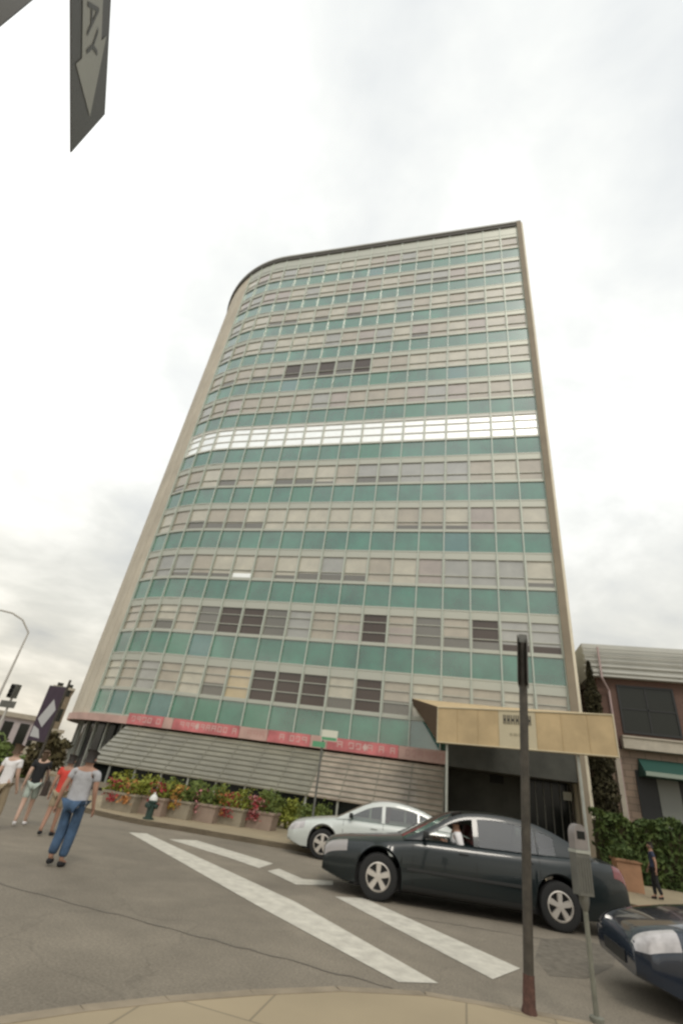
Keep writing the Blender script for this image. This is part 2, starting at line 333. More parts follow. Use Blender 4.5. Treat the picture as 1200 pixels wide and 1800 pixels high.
far.insert(0, (60, far[0][1] - .1))
sheet_with_kerb('pavement', far, [(60, p_[1] + 60)])
FARK = p_[1]
# far pavement over the side street on the left
m = MB(); m.prism([(-70, 14), (-22, 26), (-24, 90), (-70, 90)], .002, .12); struct(m.build('pavement', M['walk']))
def marking(pts, label=None):
    m = MB(); P = [G(x, y) for x, y in pts]; m.face([(p.x, p.y, .005) for p in P]); o = m.build('road_marking', M['paint'], fix=False); struct(o)
def repair(pts, k=1):
    m = MB(); P = [G(x, y) for x, y in pts]; m.face([(p.x, p.y, .0025) for p in P]); struct(m.build('road_patch', mat('patched_asphalt', (.135, .118, .092), .9, var=.30, vs_=9, bump=.4, bs=70), fix=False))
repair([(950, 1652), (1000, 1650), (1085, 1668), (1078, 1700), (1030, 1722), (965, 1716), (940, 1685)])
for a_, b_ in (((-60, 1538), (690, 1738)), ((640, 1600), (1190, 1690))):      # tar seams
    A_, B_ = G(*a_), G(*b_); m = MB(); r_ = random.Random(a_[0]); n_ = 40; L1, L2 = [], []
    for i in range(n_ + 1):
        p = A_.lerp(B_, i / n_) + Vector((0, r_.uniform(-.03, .03), .0038)); w_ = r_.uniform(.006, .022); L1.append(p + Vector((0, w_, 0))); L2.append(p - Vector((0, w_, 0)))
    m.grid([L1, L2]); struct(m.build('tar_seam', mat('tar', (.135, .118, .094), .85), fix=False))
marking([(226, 1464), (258, 1466), (520, 1587), (770, 1730), (700, 1728), (450, 1592)])
marking([(588, 1577), (640, 1580), (914, 1704), (866, 1723)])
marking([(296, 1476), (345, 1478), (480, 1519), (455, 1527), (400, 1508)])
marking([(470, 1532), (490, 1528), (532, 1546), (585, 1550), (585, 1557), (520, 1556)])
# ------------------------------------------------------------------ office tower
D = 24.0; XR = 4.5; BAY = 1.40; NPL = 15; XL = XR - BAY * NPL; RAD = 10.2; PLEN = BAY * NPL
def F(s, o=0.0):
    """plan point at arc length s from the tower's right end, o metres proud of the glass"""
    if s <= PLEN: return (XR - s, D - o)
    t = (s - PLEN) / RAD
    return (XL - (RAD + o) * math.sin(t), D + RAD - (RAD + o) * math.cos(t))
def azi(p): return math.degrees(math.atan2(p[0], p[1]))
_r = ray(300, 866); AZG = azi((_r.x, _r.y))            # where glass gives way to stone
NB = NPL
while azi(F((NB + 1) * BAY)) > AZG + 0.05 and NB < NPL + 9: NB += 1
SG = NB * BAY
SST = PLEN + RAD * math.radians(95)
print('bays', NB, SG, AZG)
TO = (XR - 11, D, 0)
tower = thing('office_tower', 'tall curved office tower with green glass bands and beige windows rising behind the flower planters', 'office tower', TO)
Z0 = 3.4; FL = 3.36; GB = 1.30; NF = 12; ZT = Z0 + FL * NF; ZR = 44.75
def band(mb, s0, s1, o0, o1, z0, z1, mi=0, step=None):
    """a bar following the facade"""
    st = step or BAY / 2; n = max(1, int(math.ceil((s1 - s0) / st))) if s1 > PLEN else 1
    ss = [s0 + (s1 - s0) * i / n for i in range(n + 1)]
    if s0 < PLEN < s1: ss = sorted(set([s0, PLEN] + [PLEN + (s1 - PLEN) * i / max(1, int((s1 - PLEN) / st)) for i in range(1, max(1, int((s1 - PLEN) / st)) + 1)]))
    for a, b in zip(ss, ss[1:]):
        A0, A1, B0, B1 = F(a, o0), F(a, o1), F(b, o0), F(b, o1)
        P = [(A1[0], A1[1]), (A0[0], A0[1]), (B0[0], B0[1]), (B1[0], B1[1])]
        mb.prism(P, z0, z1, mi)
def panel(mb, s0, s1, o, z0, z1, mi=0):
    a, b = F(s0, o), F(s1, o); mb.face([(b[0], b[1], z0), (a[0], a[1], z0), (a[0], a[1], z1), (b[0], b[1], z1)], mi)
# body core behind the glass, stone wrap on the left, and the back
core = MB(); pts = [F(s, -0.25) for s in [0] + [PLEN + (SG - PLEN) * i / 6 for i in range(7)]]
core.prism([(XR, D + .25)] + pts[1:] + [(XR, pts[-1][1] + 2)], 3.2, ZR - .1); core.build('inner_core', M['b_grey'], tower, TO)
st = MB(); K = 22; ss = [SG + (SST - SG) * i / K for i in range(K + 1)]
outer = [F(s, .02) for s in ss]; back = outer[-1]
outer.append((back[0] - .1, D + 26)); inner = [(x + .5 * (1 if i > K / 2 else .3), y + .5) for i, (x, y) in enumerate(outer)]
poly = outer + [(XR, D + 26), (XR, D + 25.4)] + list(reversed(inner))
st.prism(poly, 3.05, ZR); st.build('stone_wall', None or M['stone'], tower, TO, smooth=True)
sj = MB()
for s in [SG + 1.1 * i for i in range(0, int((SST - SG) / 1.1))]: band(sj, s + .0, s + .035, .022, .03, 3.1, ZR - .1, step=1)
sj.build('wall_joint', mat('stone_joint', (0.475, 0.43, 0.345), .8), tower, TO)
# right hand pier: tan front, outer cheek coloured cream as the lit side
pr = MB(); pr.prism([(XR, D + .3), (XR, D - .25), (XR + .34, D - .25), (XR + .34, D + .3)], 0, ZR + .55); pr.build('pier', M['tan'], tower, TO)
pr = MB(); pr.prism([(XR + .34, D - .15), (XR + .50, D - .05), (XR + .52, D + 25), (XR + .1, D + 25), (XR + .1, D + .32), (XR + .34, D + .32)], 0, ZR + .5); pr.build('side_wall', M['cream'], tower, TO)
# roof: slab coloured dark as the shadow under its paler rim
rf = MB(); e_ = [F(s, .16) for s in [0] + [PLEN + (SST - PLEN) * i / 24 for i in range(25)]]
rf.prism([(XR + .0, D - .16)] + e_[1:] + [(e_[-1][0], D + 26.1), (XR, D + 26.1)], ZR, ZR + .40); rf.build('roof_slab', M['roofdark'], tower, TO)
rf = MB(); e_ = [F(s, .22) for s in [0] + [PLEN + (SST - PLEN) * i / 24 for i in range(25)]]
rf.prism([(XR + .0, D - .22)] + e_[1:] + [(e_[-1][0], D + 26.2), (XR, D + 26.2)], ZR + .404, ZR + .60); rf.build('roof_rim', M['rooflight'], tower, TO)
tp = MB(); band(tp, 0, SG, .0, .05, ZT, ZR - .003); tp.build('top_panel', M['frame'], tower, TO)
# floors
BL = [M['b_tan'], M['b_cream'], M['b_grey'], M['b_pink'], M['b_yellow'], M['b_white'], M['b_dark'], M['b_dark2'], M['frame']]
rng = random.Random(11)
def style(k, j):
    """(blind material, lower glass material, how far the blind is drawn, rails)"""
    r = rng.random(); bl = rng.choices([0, 1, 2, 3], [6, 4, 2, .6])[0]; dr = 1.0; lo = 7
    if r < .16: dr = rng.uniform(.55, .85)
    if k == 0:
        bl = rng.choices([0, 1, 2, 4], [5, 3, 2, .6])[0]
        if 6 <= j <= 10 and rng.random() < .85: bl = 6; dr = rng.choice([1, .5]); lo = rng.choice([0, 6])
        if j == 11: bl = 4
    if k == 1:
        if j in (10, 11, 12, 13) or j in (4, 5, 6, 7) or j in (2, 3): bl = rng.choice([6, 7, 6, 0]); lo = rng.choice([6, 3, 7]); dr = rng.choice([.6, .72, .4])
        elif j in (0, 1): bl = 2; lo = 6; dr = .75
    if k == 2:
        if rng.random() < .4: dr = rng.choice([.72, .8]); lo = 7
        if j in (2, 3): bl = 2
        if j == 12: bl = 1; dr = .78; lo = 5
    if k == 3:
        bl = rng.choices([0, 1], [1, 2])[0]
        if j in (2,): bl = 3; dr = 1
        if 12 <= j <= 14: dr = .7; lo = 7
        if j in (5, 3): dr = .78
    if k == 4:
        bl = rng.choices([1, 0], [3, 2])[0]
        if 3 <= j <= 7: bl = 2
        if j in (10, 11): dr = .7
    if k == 5: bl = 5; dr = 1
    if k == 6:
        bl = rng.choices([0, 3, 2], [3, 1.3, 1])[0]; dr = 1
    if k == 7:
        bl = 1 if j < 6 else 0
        if 8 <= j <= 12: bl = rng.choice([6, 7, 6]); dr = 1
    if k >= 8: bl = rng.choices([0, 1, 3, 2], [3, 4, 1.2, 2])[0]; dr = 1 if rng.random() < .85 else .7
    return bl, lo, dr
def win(mbf, mbp, k, j, z0, z1):
    s0, s1 = j * BAY + .03, (j + 1) * BAY - .03
    bl, lo, dr = style(k, j)
    # frame: head, sill, transom rails, jambs
    zt = z1 - (.40 if k != 5 else .16); n0 = len(mbf.m)
    band(mbf, s0, s1, -.02, .045, zt, z1, 0, 9)            # pale head panel
    band(mbf, s0, s1, -.02, .05, z0, z0 + .09, 0, 9)
    for a, b in ((s0, s0 + .05), (s1 - .05, s1)): band(mbf, a, b, -.02, .04, z0 + .09, zt, 0, 9)
    hh = zt - z0 - .09
    r1 = z0 + .09 + hh * .34
    band(mbf, s0 + .05, s1 - .05, -.02, .03, r1 - .02, r1 + .02, 0, 9)
    if k in (1, 5, 0): 
        r2 = z0 + .09 + hh * .72; band(mbf, s0 + .05, s1 - .05, -.02, .03, r2 - .018, r2 + .018, 0, 9)
    if k == 5:
        for i_ in range(n0, len(mbf.m)): mbf.m[i_] = 1
    zb = zt - (zt - z0 - .05) * dr
    panel(mbp, s0 + .01, s1 - .01, -.03, zb, zt, bl)
    if dr < 1: panel(mbp, s0 + .01, s1 - .01, -.03, z0 + .05, zb, lo)
NI = max(1, 100 // NB)
ups, upw, upp = MB(), MB(), MB()
for k in range(NF):
    z = Z0 + FL * k
    sb = MB(); band(sb, 0, SG, -.02, .065, z + GB - .035, z + GB + .055, 0); 
    band(sb, 0, SG, -.02, .06, z - .04, z + .035, 0); sb.build('sill_band', M['frame'], tower, TO)
    for j in range(NB):
        s0, s1 = j * BAY + .025, (j + 1) * BAY - .025
        gi = rng.choices([0, 1, 2], [9.2, .4, .4])[0]
        if k < NI:
            a = MB(); panel(a, s0, s1, .0, z + .03, z + GB - .03); a.build('spandrel_panel', [M['green'], M['green2'], M['green3']][gi], tower, TO)
            a, b = MB(), MB(); win(a, b, k, j, z + GB + .058, z + FL - .043)
            wo = a.build('window', [M['frame'], M['framew']], tower, TO)
            b.build('window_pane', BL, wo, TO)
        else:
            panel(ups, s0, s1, .0, z + .03, z + GB - .03, gi); win(upw, upp, k, j, z + GB + .058, z + FL - .043)
for mb_, nm, ms in ((ups, 'upper_spandrel_panels', [M['green'], M['green2'], M['green3']]), (upw, 'upper_window_frames', [M['frame'], M['framew']]), (upp, 'upper_window_panes', BL)):
    mb_.build(nm, ms, tower, TO)['kind'] = 'stuff'
for j in range(NB + 1):
    mu = MB(); s = j * BAY; a = F(s, .0); b = F(s, .13)
    s0, s1 = s - .022, s + .022
    if j == 0: s0, s1 = 0, .03
    mu.prism([F(s0, .13), F(s0, -.02), F(s1, -.02), F(s1, .13)], Z0 - .05, ZR - .01); mu.build('mullion', M['mull'], tower, TO)
# ground floor: set back dark glazing, fascia, sloped glazing
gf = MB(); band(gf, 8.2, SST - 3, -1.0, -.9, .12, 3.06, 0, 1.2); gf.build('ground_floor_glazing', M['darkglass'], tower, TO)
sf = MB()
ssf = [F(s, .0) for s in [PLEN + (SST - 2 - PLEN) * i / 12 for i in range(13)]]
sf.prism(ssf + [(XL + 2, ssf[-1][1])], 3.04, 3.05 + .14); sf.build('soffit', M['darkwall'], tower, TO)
for i in range(9):
    s = PLEN + .6 + i * 1.25; c_ = MB(); c_.prism([F(s - .06, -.55), F(s - .06, -.7), F(s + .06, -.7), F(s + .06, -.55)], .12, 3.04); c_.build('column', M['lightmetal'], tower, TO)
fa = MB(); band(fa, XR - FY(782, 1330, D).x, SST - 1, .03, .16, 2.98, Z0 - .05, 0, .6); fa.build('fascia', M['pinkw'], tower, TO)
S0, S1 = XR - FY(782, 1330, D).x, None
pL = FY(186, 1320, D - .8); S1 = PLEN + .9
zt_, zb_, oo = 2.90, 1.12, 1.75
def slope(z): return oo * (zt_ - z) / (zt_ - zb_)
sg = MB(); n_ = 30
rows = []
for t in (0, .25, .5, .75, 1):
    z = zt_ + (zb_ - zt_) * t; rows.append([F(S0 + (S1 - S0) * i / n_, .1 + oo * t) + (z,) for i in range(n_ + 1)])
sg.grid(rows); und = [[(x, y, z - .06) for x, y, z in r] for r in rows]; sg.grid(und)
for i in (0, n_): sg.face([rows[0][i], rows[-1][i], und[-1][i], und[0][i]])
sg.grid([rows[-1], und[-1]]); 
gl = sg.build('sloped_glazing', [M['awnmetal'], M['awntan']], tower, TO)
# the right hand half is tanner
for p in gl.data.polygons:
    c = p.center.x + TO[0]
    if c > -6.5: p.material_index = 1
for i in range(int((S1 - S0) / 1.4) + 1):
    s = S0 + i * 1.4
    if s > S1: break
    rb = MB(); a = Vector(F(s, .12) + (zt_ + .02,)); b = Vector(F(s, .12 + oo) + (zb_ + .02,)); rb.tube([a, b], .016, 4); rb.build('glazing_bar', M['bar'], tower, TO)
hr = MB()
for t in (.12, .24, .36, .48, .60, .72, .84, .95):
    z = zt_ + (zb_ - zt_) * t; band(hr, S0, S1, .1 + oo * t - .02, .1 + oo * t + .03, z + .01, z + .05, 0, 1.4)
hr.build('glazing_rail', M['bar'], tower, TO)
ed = MB(); 
for s in (S0, S1): ed.face([F(s, 0) + (zt_,), F(s, .1 + oo) + (zb_,), F(s, .1 + oo) + (.12,), F(s, 0) + (.12,)])
ed.build('glazing_end', M['awntan'], tower, TO)
lw = MB(); band(lw, S0, S1, oo - .15, oo - .05, .12, 1.10, 0, 1.4); lw.build('low_window_strip', M['darkglass'], tower, TO)
for i in range(int((S1 - S0) / 1.4) + 1):
    s = S0 + i * 1.4 + .05; q = MB(); q.prism([F(s - .04, oo + .03), F(s - .04, oo - .05), F(s + .04, oo - .05), F(s + .04, oo + .03)], .12, zb_ - .01); q.build('window_post', M['lightmetal'], tower, TO)
kw = MB(); band(kw, S0, S1, oo - .04, oo + .06, .12, .34, 0, 1.4); kw.build('plinth', M['box1'], tower, TO)
# entrance recess on the right of the front
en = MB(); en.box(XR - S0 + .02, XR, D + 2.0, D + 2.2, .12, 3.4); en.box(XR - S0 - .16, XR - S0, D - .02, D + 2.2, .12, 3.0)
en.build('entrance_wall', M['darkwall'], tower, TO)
en = MB(); en.box(XR - S0, XR - .01, D - .2, D + 2.0, 2.95, 4.72); en.build('canopy_shade_box', M['darkwall'], tower, TO)  # dark box over the green band; shade beneath the canopy is its colour
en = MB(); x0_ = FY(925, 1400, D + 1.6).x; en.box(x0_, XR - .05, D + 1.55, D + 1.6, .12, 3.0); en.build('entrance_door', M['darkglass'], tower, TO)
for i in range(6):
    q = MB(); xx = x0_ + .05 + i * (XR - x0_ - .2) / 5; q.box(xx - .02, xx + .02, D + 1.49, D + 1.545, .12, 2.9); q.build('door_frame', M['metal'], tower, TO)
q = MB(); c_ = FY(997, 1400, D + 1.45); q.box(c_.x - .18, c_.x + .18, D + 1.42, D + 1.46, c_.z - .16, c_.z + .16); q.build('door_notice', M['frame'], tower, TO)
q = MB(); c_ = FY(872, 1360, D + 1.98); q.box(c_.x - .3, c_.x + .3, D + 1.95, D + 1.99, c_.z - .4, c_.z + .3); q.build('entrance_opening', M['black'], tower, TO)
# ------------------------------------------------------------------ red banner over the shop front
BO = (XR - 10, D - .2, 2.9)
ban = thing('shop_banner', 'long red and pale pink banner with worn lettering above the sloped glazing', 'banner', BO)
def sx(px, y=1285): return XR - FY(px, y, D - .2).x
segs = [(222, 285, 0), (285, 302, 1), (302, 420, 0), (420, 470, 1), (470, 545, 0), (545, 575, 1), (575, 700, 0), (700, 786, 1)]
def yb(px): return 1268 + (px - 222) * .095
for a, b, c in segs:
    s1_, s0_ = sx(a, yb(a)), sx(b, yb(b)); q = MB(); band(q, s0_, s1_ - .03, .18, .21, 3.00, 3.52, 0, 1.0)
    po = q.build('banner_panel', [M['red'], M['pinkw']][c], ban, BO)
    t = MB(); s = s0_ + .15
    while s < s1_ - .45:                       # letters too worn to read: strokes only
        wl = rng.uniform(.16, .26); 
        band(t, s, s + .035, .212, .216, 3.14, 3.40, 0, 9); band(t, s + wl - .035, s + wl, .212, .216, 3.14 if rng.random() < .5 else 3.26, 3.40, 0, 9)
        band(t, s + .04, s + wl - .04, .212, .216, 3.36, 3.40, 0, 9); band(t, s + .04, s + wl - .04, .212, .216, *rng.choice([(3.14, 3.18), (3.25, 3.29)]), 0, 9)
        s += wl + .10 + (.2 if rng.random() < .2 else 0)
    t.build('banner_lettering', M['white'] if c == 0 else M['wornred'], po, BO)
for px in (346, 642, 567):
    q = MB(); s = sx(px, yb(px)); q.face([F(s + a_, .222) + (z_,) for a_, z_ in ((-.13, 3.26), (0, 3.10), (.13, 3.26), (0, 3.44))]); q.build('banner_emblem', M['white'], ban, BO)
# ------------------------------------------------------------------ canopy
zb0 = 3.0
A = G(768, 1306, zb0); B = G(1088, 1333, zb0)
def up(P, x, y):
    r = ray(x, y); return H + r.z * math.hypot(P.x, P.y) / math.hypot(r.x, r.y)
zA, zB = up(A, 770, 1245), up(B, 1086, 1253); zT = (zA + zB) / 2
Cc = FY(724, 1228, D - .32); Dd = FY(880, 1229, D - .32)
Dd = Vector((XR + .2, D - .32, Cc.z - .0)) if False else Vector((FY(880, 1229, D - .32).x, D - .32, Cc.z))
CO = ((A.x + B.x) / 2, (A.y + B.y) / 2, 0)
can = thing('entrance_canopy', 'ochre canvas canopy on thin posts with a cream centre panel over the tower entrance', 'canopy', CO)
def up3(P, z): return Vector((P.x, P.y, z))
q = MB(); th = Vector((A.y - B.y, B.x - A.x, 0)).normalized() * .06
def fpt(t, z): return Vector((A.x + (B.x - A.x) * t, A.y + (B.y - A.y) * t, z))
t0, t1 = .385, .60
for i, (a, b, mt) in enumerate(((0, t0, 'canopy'), (t0, t1, 'canopyw'), (t1, 1, 'canopy'))):
    q = MB(); q.hexa([fpt(a, zb0), fpt(b, zb0), fpt(b, zb0) + th, fpt(a, zb0) + th, fpt(a, zT), fpt(b, zT), fpt(b, zT) + th, fpt(a, zT) + th])
    q.build('front_valance', M[mt], can, CO)
# roof, side and lining
q = MB(); q.face([up3(A, zT) + th, up3(B, zT) + th, Dd, Cc]); q.face([up3(B, zT) + th, up3(B, zb0) + th, Dd + Vector((0, 0, -.3)), Dd]); q.build('canopy_roof', M['canopy'], can, CO, fix=False)
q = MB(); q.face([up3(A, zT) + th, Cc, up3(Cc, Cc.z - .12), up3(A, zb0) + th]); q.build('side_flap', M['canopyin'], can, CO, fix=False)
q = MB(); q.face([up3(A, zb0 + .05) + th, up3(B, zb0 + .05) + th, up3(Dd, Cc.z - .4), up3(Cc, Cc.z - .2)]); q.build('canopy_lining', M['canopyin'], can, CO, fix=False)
# piping seams on the valance
q = MB(); nf = -th.normalized() * .008
for z in (zb0 + .02, zT - .02): q.tube([fpt(0, z) + nf, fpt(1, z) + nf], .016, 6)
q.tube([fpt(0, zb0) + nf, fpt(0, zT) + nf], .016, 6); q.tube([fpt(1, zb0) + nf, fpt(1, zT) + nf], .016, 6)
q.build('valance_piping', M['canopyw'], can, CO)
for t in (.13, .26, .385, .60, .735, .87):
    q = MB(); q.tube([fpt(t, zb0 + .01) + nf * .4, fpt(t, zT - .01) + nf * .4], .006, 5); q.build('canvas_seam', mat('canvas_seam_thread', (.40, .30, .165), .9), can, CO)
def strokes(mb, boxes, tA, tB, zlo, zhi, off=-.012):
    nn = th.normalized() * off
    for (u0, u1, v0, v1) in boxes:
        a, b = tA + (tB - tA) * u0, tA + (tB - tA) * u1; z0, z1 = zlo + (zhi - zlo) * v0, zlo + (zhi - zlo) * v1
        mb.hexa([fpt(a, z0) + nn, fpt(b, z0) + nn, fpt(b, z0) + nn * .3, fpt(a, z0) + nn * .3, fpt(a, z1) + nn, fpt(b, z1) + nn, fpt(b, z1) + nn * .3, fpt(a, z1) + nn * .3])
q = MB(); bx = []
x = .14
for wd in (.07, .07, .09, .08, .07, .07, .07):
    bx += [(x, x + .022, .62, .86), (x + wd - .022, x + wd, .62, .86), (x + .02, x + wd - .02, .70, .76)]; x += wd + .035
strokes(q, bx, t0, t1, zb0, zT); q.build('valance_lettering', M['mark'], can, CO)
q = MB(); strokes(q, [(.3, .36, .34, .40), (.40, .5, .34, .40), (.54, .62, .34, .40), (.66, .72, .34, .40)], t0, t1, zb0, zT); q.build('valance_lettering', M['faint'], can, CO)
for pxx, t in ((783, .055), (1036, .80)):
    p = fpt(t, 0) + th * 2; q = MB(); q.tube([(p.x, p.y, .12), (p.x, p.y, zb0 + .3)], .035, 12); q.build('post', M['lightmetal'], can, CO)
# ------------------------------------------------------------------ neighbouring building
YN = 25.2
def nx(x, y): p = FY(x, y, YN); return p.x, p.z
NX0 = nx(1048, 1200)[0]; NO = (NX0 + 6, YN, 0)
nb = thing('brick_building', 'two storey red brick building with grey metal roof right of the tower', 'building', NO)
zr0 = nx(1100, 1195)[1]; zr1 = nx(1100, 1138)[1]; zl0 = nx(1140, 1322)[1]; zl1 = nx(1140, 1303)[1]
q = MB(); q.box(NX0, NX0 + 16, YN, YN + 14, zl0 + .05, zr0); q.build('brick_wall', M['brick'], nb, NO)
q = MB(); q.box(NX0 - .1, NX0 + 16, YN - .08, YN + 14, .12, zl0 - .003); q.build('ground_floor_wall', M['brickb'], nb, NO)
q = MB(); q.hexa([(NX0 - .35, YN - .35, zr0), (NX0 + 16, YN - .35, zr0), (NX0 + 16, YN + 14, zr0), (NX0 - .35, YN + 14, zr0),
                  (NX0 - .5, YN - .2, zr1), (NX0 + 16, YN - .2, zr1), (NX0 + 16, YN + 13, zr1), (NX0 - .5, YN + 13, zr1)]); q.build('metal_roof', M['roofmetal'], nb, NO)
q = MB()
for i in range(5): z = zr0 + (zr1 - zr0) * (i + .6) / 5.6; q.box(NX0 - .55, NX0 + 16, YN - .40, YN - .33, z, z + .03)
q.build('roof_seam', M['roofmetal'], nb, NO)
xl = nx(1090, 1305)[0]; q = MB(); q.box(xl, NX0 + 16, YN - .45, YN - .082, zl0, zl1); q.box(xl, NX0 + 16, YN - .5, YN - .082, zl1 + .002, zl1 + .07); q.build('ledge', M['ledge'], nb, NO)
wa, wb = nx(1098, 1285), nx(1178, 1215)
q = MB()
for i in range(4):
    if True:
        x0, x1 = wa[0] + i * 3.4, wb[0] + i * 3.4; z0, z1 = wa[1], wb[1]
        q = MB()
        q.box(x0 - .08, x1 + .08, YN - .06, YN - .003, z0 - .1, z0); q.box(x0 - .08, x1 + .08, YN - .06, YN - .003, z1, z1 + .08)
        q.box(x0 - .08, x0, YN - .06, YN - .003, z0, z1); q.box(x1, x1 + .08, YN - .06, YN - .003, z0, z1); q.box((x0 + x1) / 2 - .03, (x0 + x1) / 2 + .03, YN - .05, YN - .004, z0, z1)
        q.box(x0, x1, YN - .05, YN - .004, (z0 + z1) / 2 - .03, (z0 + z1) / 2 + .03)
        wo = q.build('window', M['trim'], nb, NO)
        q = MB(); q.box(x0, x1, YN - .02, YN - .005, z0, z1); q.build('window_pane', M['darkwin'], wo, NO)
# downpipe, door with green awning
q = MB(); a_, b_ = nx(1052, 1185), nx(1052, 1240); q.tube([(a_[0], YN - .45, zr1 - .2), (a_[0], YN - .45, zr0 - .1), (a_[0] + .3, YN - .12, zr0 - .6), (a_[0] + .3, YN - .12, .3)], .05, 8)
q.build('downpipe', mat('pinkish_pipe', (.42, .32, .31), .6), nb, NO)
for px in (1074, 1092):
    p = nx(px, 1400); q = MB(); q.box(p[0] - .09, p[0] + .09, YN - .22, YN - .083, .12, zl0 - .1); q.build('pilaster', M['ledge'], nb, NO)
da, db = nx(1128, 1440), nx(1195, 1375)
q = MB(); q.box(da[0], db[0] + 1.0, YN - .13, YN - .083, .12, db[1] + .25); wo = q.build('door', M['trim'], nb, NO)
q = MB(); q.box(da[0] + .75, da[0] + 1.55, YN - .16, YN - .134, .3, db[1] - .0); q.build('door_pane', mat('pale_door_glass', (.20, .21, .19), .4), wo, NO)
ga, gb = nx(1118, 1352), nx(1235, 1378)
q = MB(); x0, x1 = ga[0], gb[0] + 1; zq = ga[1]
q.hexa([(x0, YN - 1.1, zq - .30), (x1, YN - 1.1, zq - .30), (x1, YN - .083, zq - .30), (x0, YN - .083, zq - .30), (x0 + .0, YN - 1.08, zq - .12), (x1, YN - 1.08, zq - .12), (x1 - .1, YN - .083, zq + .42), (x0 + .1, YN - .083, zq + .42)])
ga_ = q.build('awning', M['gawn'], nb, NO)
q = MB(); q.box(x0 + .02, x1 - .02, YN - 1.115, YN - 1.104, zq - .29, zq - .13); q.build('awning_valance', M['gtrim'], ga_, NO)
# hedge in front of it
def hedge(name, label, x0, x1, y0, y1, z0, z1, mt, n, size=.07, seed=1):
    rg = random.Random(seed); m_ = MB()
    for i in range(n):
        f_ = rg.random(); x = rg.uniform(x0, x1); y = rg.uniform(y0, y1); z = rg.uniform(z0, z1 + .12 * math.sin(x * 3.1) + .08 * math.sin(x * 7.7))
        if f_ < .5: y = y0 + abs(rg.gauss(0, .08))
        elif f_ < .8: z = z1 + .12 * math.sin(x * 3.1) + .08 * math.sin(x * 7.7) - abs(rg.gauss(0, .06))
        leaves(m_, [(x, y, z)], size, 0, rg)
    m_.box(x0 + .1, x1 - .1, y0 + .12, y1 - .1, z0, z1 - .16, 1)
    return m_.build(name, [mt, M['leafd']], fix=False)
h0, h1 = FY(1052, 1470, 20.5), FY(1300, 1470, 20.5)
o = hedge('hedge', '', h0.x, h1.x + 2, 20.5, 21.8, .12, FY(1120, 1442, 20.5).z, M['leaf'], 9000, .08); tag(o, 'clipped green hedge in front of the brick building', 'hedge')
# narrow dark conifer between tower and brick building
def conifer(x, y, h, r, label, seed):
    rg = random.Random(seed); t = thing('conifer_tree', label, 'tree', (x, y, .1))
    q = MB(); q.tube([(0, 0, 0), (0.02, 0, h * .5), (0, 0, h * .93)], [.09, .06, .01], 8); q.build('trunk', M['bark'], t)
    q = MB()
    for i in range(9000):
        z = h * (.06 + .94 * rg.random() ** .85); rr = r * min(1, (1 - z / h) * 3.0 + .02) * (1 + .18 * math.sin(z * 5 + 1) + .1 * math.sin(z * 13)); a = rg.uniform(0, 6.283); d = rr * math.sqrt(rg.uniform(.25, 1))
        leaves(q, [(d * math.cos(a), d * math.sin(a), z)], .07, 0, rg)
    q.build('crown', M['leafd'], t, fix=False)
p = FY(1024, 1200, D + .3); ztop = FY(1017, 1168, D + .3).z
conifer(p.x + .28, D + .1, ztop, .46, 'narrow dark conifer squeezed between the tower and the brick building', 5)
# ------------------------------------------------------------------ planters in front of the tower
rg = random.Random(4)
def planter(p, wdt, boxm, fl, label):
    t = thing('flower_planter', label, 'planter', (p[0], p[1], .12), 0, 'flower planters along the kerb')
    hgt = .42
    q = MB(); w2, d2 = wdt / 2, .32
    q.hexa([(-w2 + .05, -d2 + .04, 0), (w2 - .05, -d2 + .04, 0), (w2 - .05, d2 - .04, 0), (-w2 + .05, d2 - .04, 0), (-w2, -d2, hgt), (w2, -d2, hgt), (w2, d2, hgt), (-w2, d2, hgt)])
    q.box(-w2 - .03, w2 + .03, -d2 - .03, d2 + .03, hgt + .001, hgt + .06); q.build('planter_box', boxm, t)
    q = MB()
    for i in range(520):
        x = rg.uniform(-w2, w2) * 1.05; y = rg.uniform(-d2, d2) * 1.15; z = hgt + .05 + rg.random() ** 1.3 * (.46 + .14 * math.sin(x * 6 + p[0])); leaves(q, [(x, y, z)], .06, 0, rg)
    q.build('foliage', fl[0], t, fix=False)
    for fm in fl[1:]:
        q = MB(); cx_ = rg.uniform(-w2 * .6, w2 * .6)
        for i in range(170):
            x = cx_ + rg.gauss(0, wdt * .11); y = rg.uniform(-d2, d2) * 1.2 - .1; z = hgt + .02 + rg.random() * .42
            if rg.random() < .25: z = hgt - rg.random() * .2; y = -d2 - .05
            leaves(q, [(x, y, z)], .045, 0, rg)
        q.build('flowers', fm, t, fix=False)['kind'] = 'stuff'
PL = [(212, 'box1', ['leafy', 'f_red', 'f_orange'], 'planter farthest left along the kerb, with yellow green leaves and red and orange flowers'),
      (262, 'box2', ['leafy', 'f_red'], 'pink planter of bright yellow green leaves with dark red flowers just behind the fire hydrant'),
      (308, 'box1', ['leafm', 'f_orange', 'f_yellow'], 'stone planter with orange and yellow flowers among mid green leaves, right of the hydrant'),
      (352, 'box2', ['leafm', 'f_pink'], 'pinkish planter with green leaves and pink flowers, third left of the white car'),
      (400, 'box1', ['leafy', 'f_red', 'f_orange'], 'stone planter crowded with deep red flowers, second left of the white car'),
      (452, 'box2', ['leafm', 'f_pink', 'f_red'], 'pinkish planter with pink and red flowers nearest the white car')]
YP = None
for px, bm_, fl, lb in PL:
    y_ = 1425 + (px - 212) * .13
    p = G(px, y_, .12); planter((p.x, p.y), 1.15, M[bm_], [M[k_] for k_ in fl], lb)
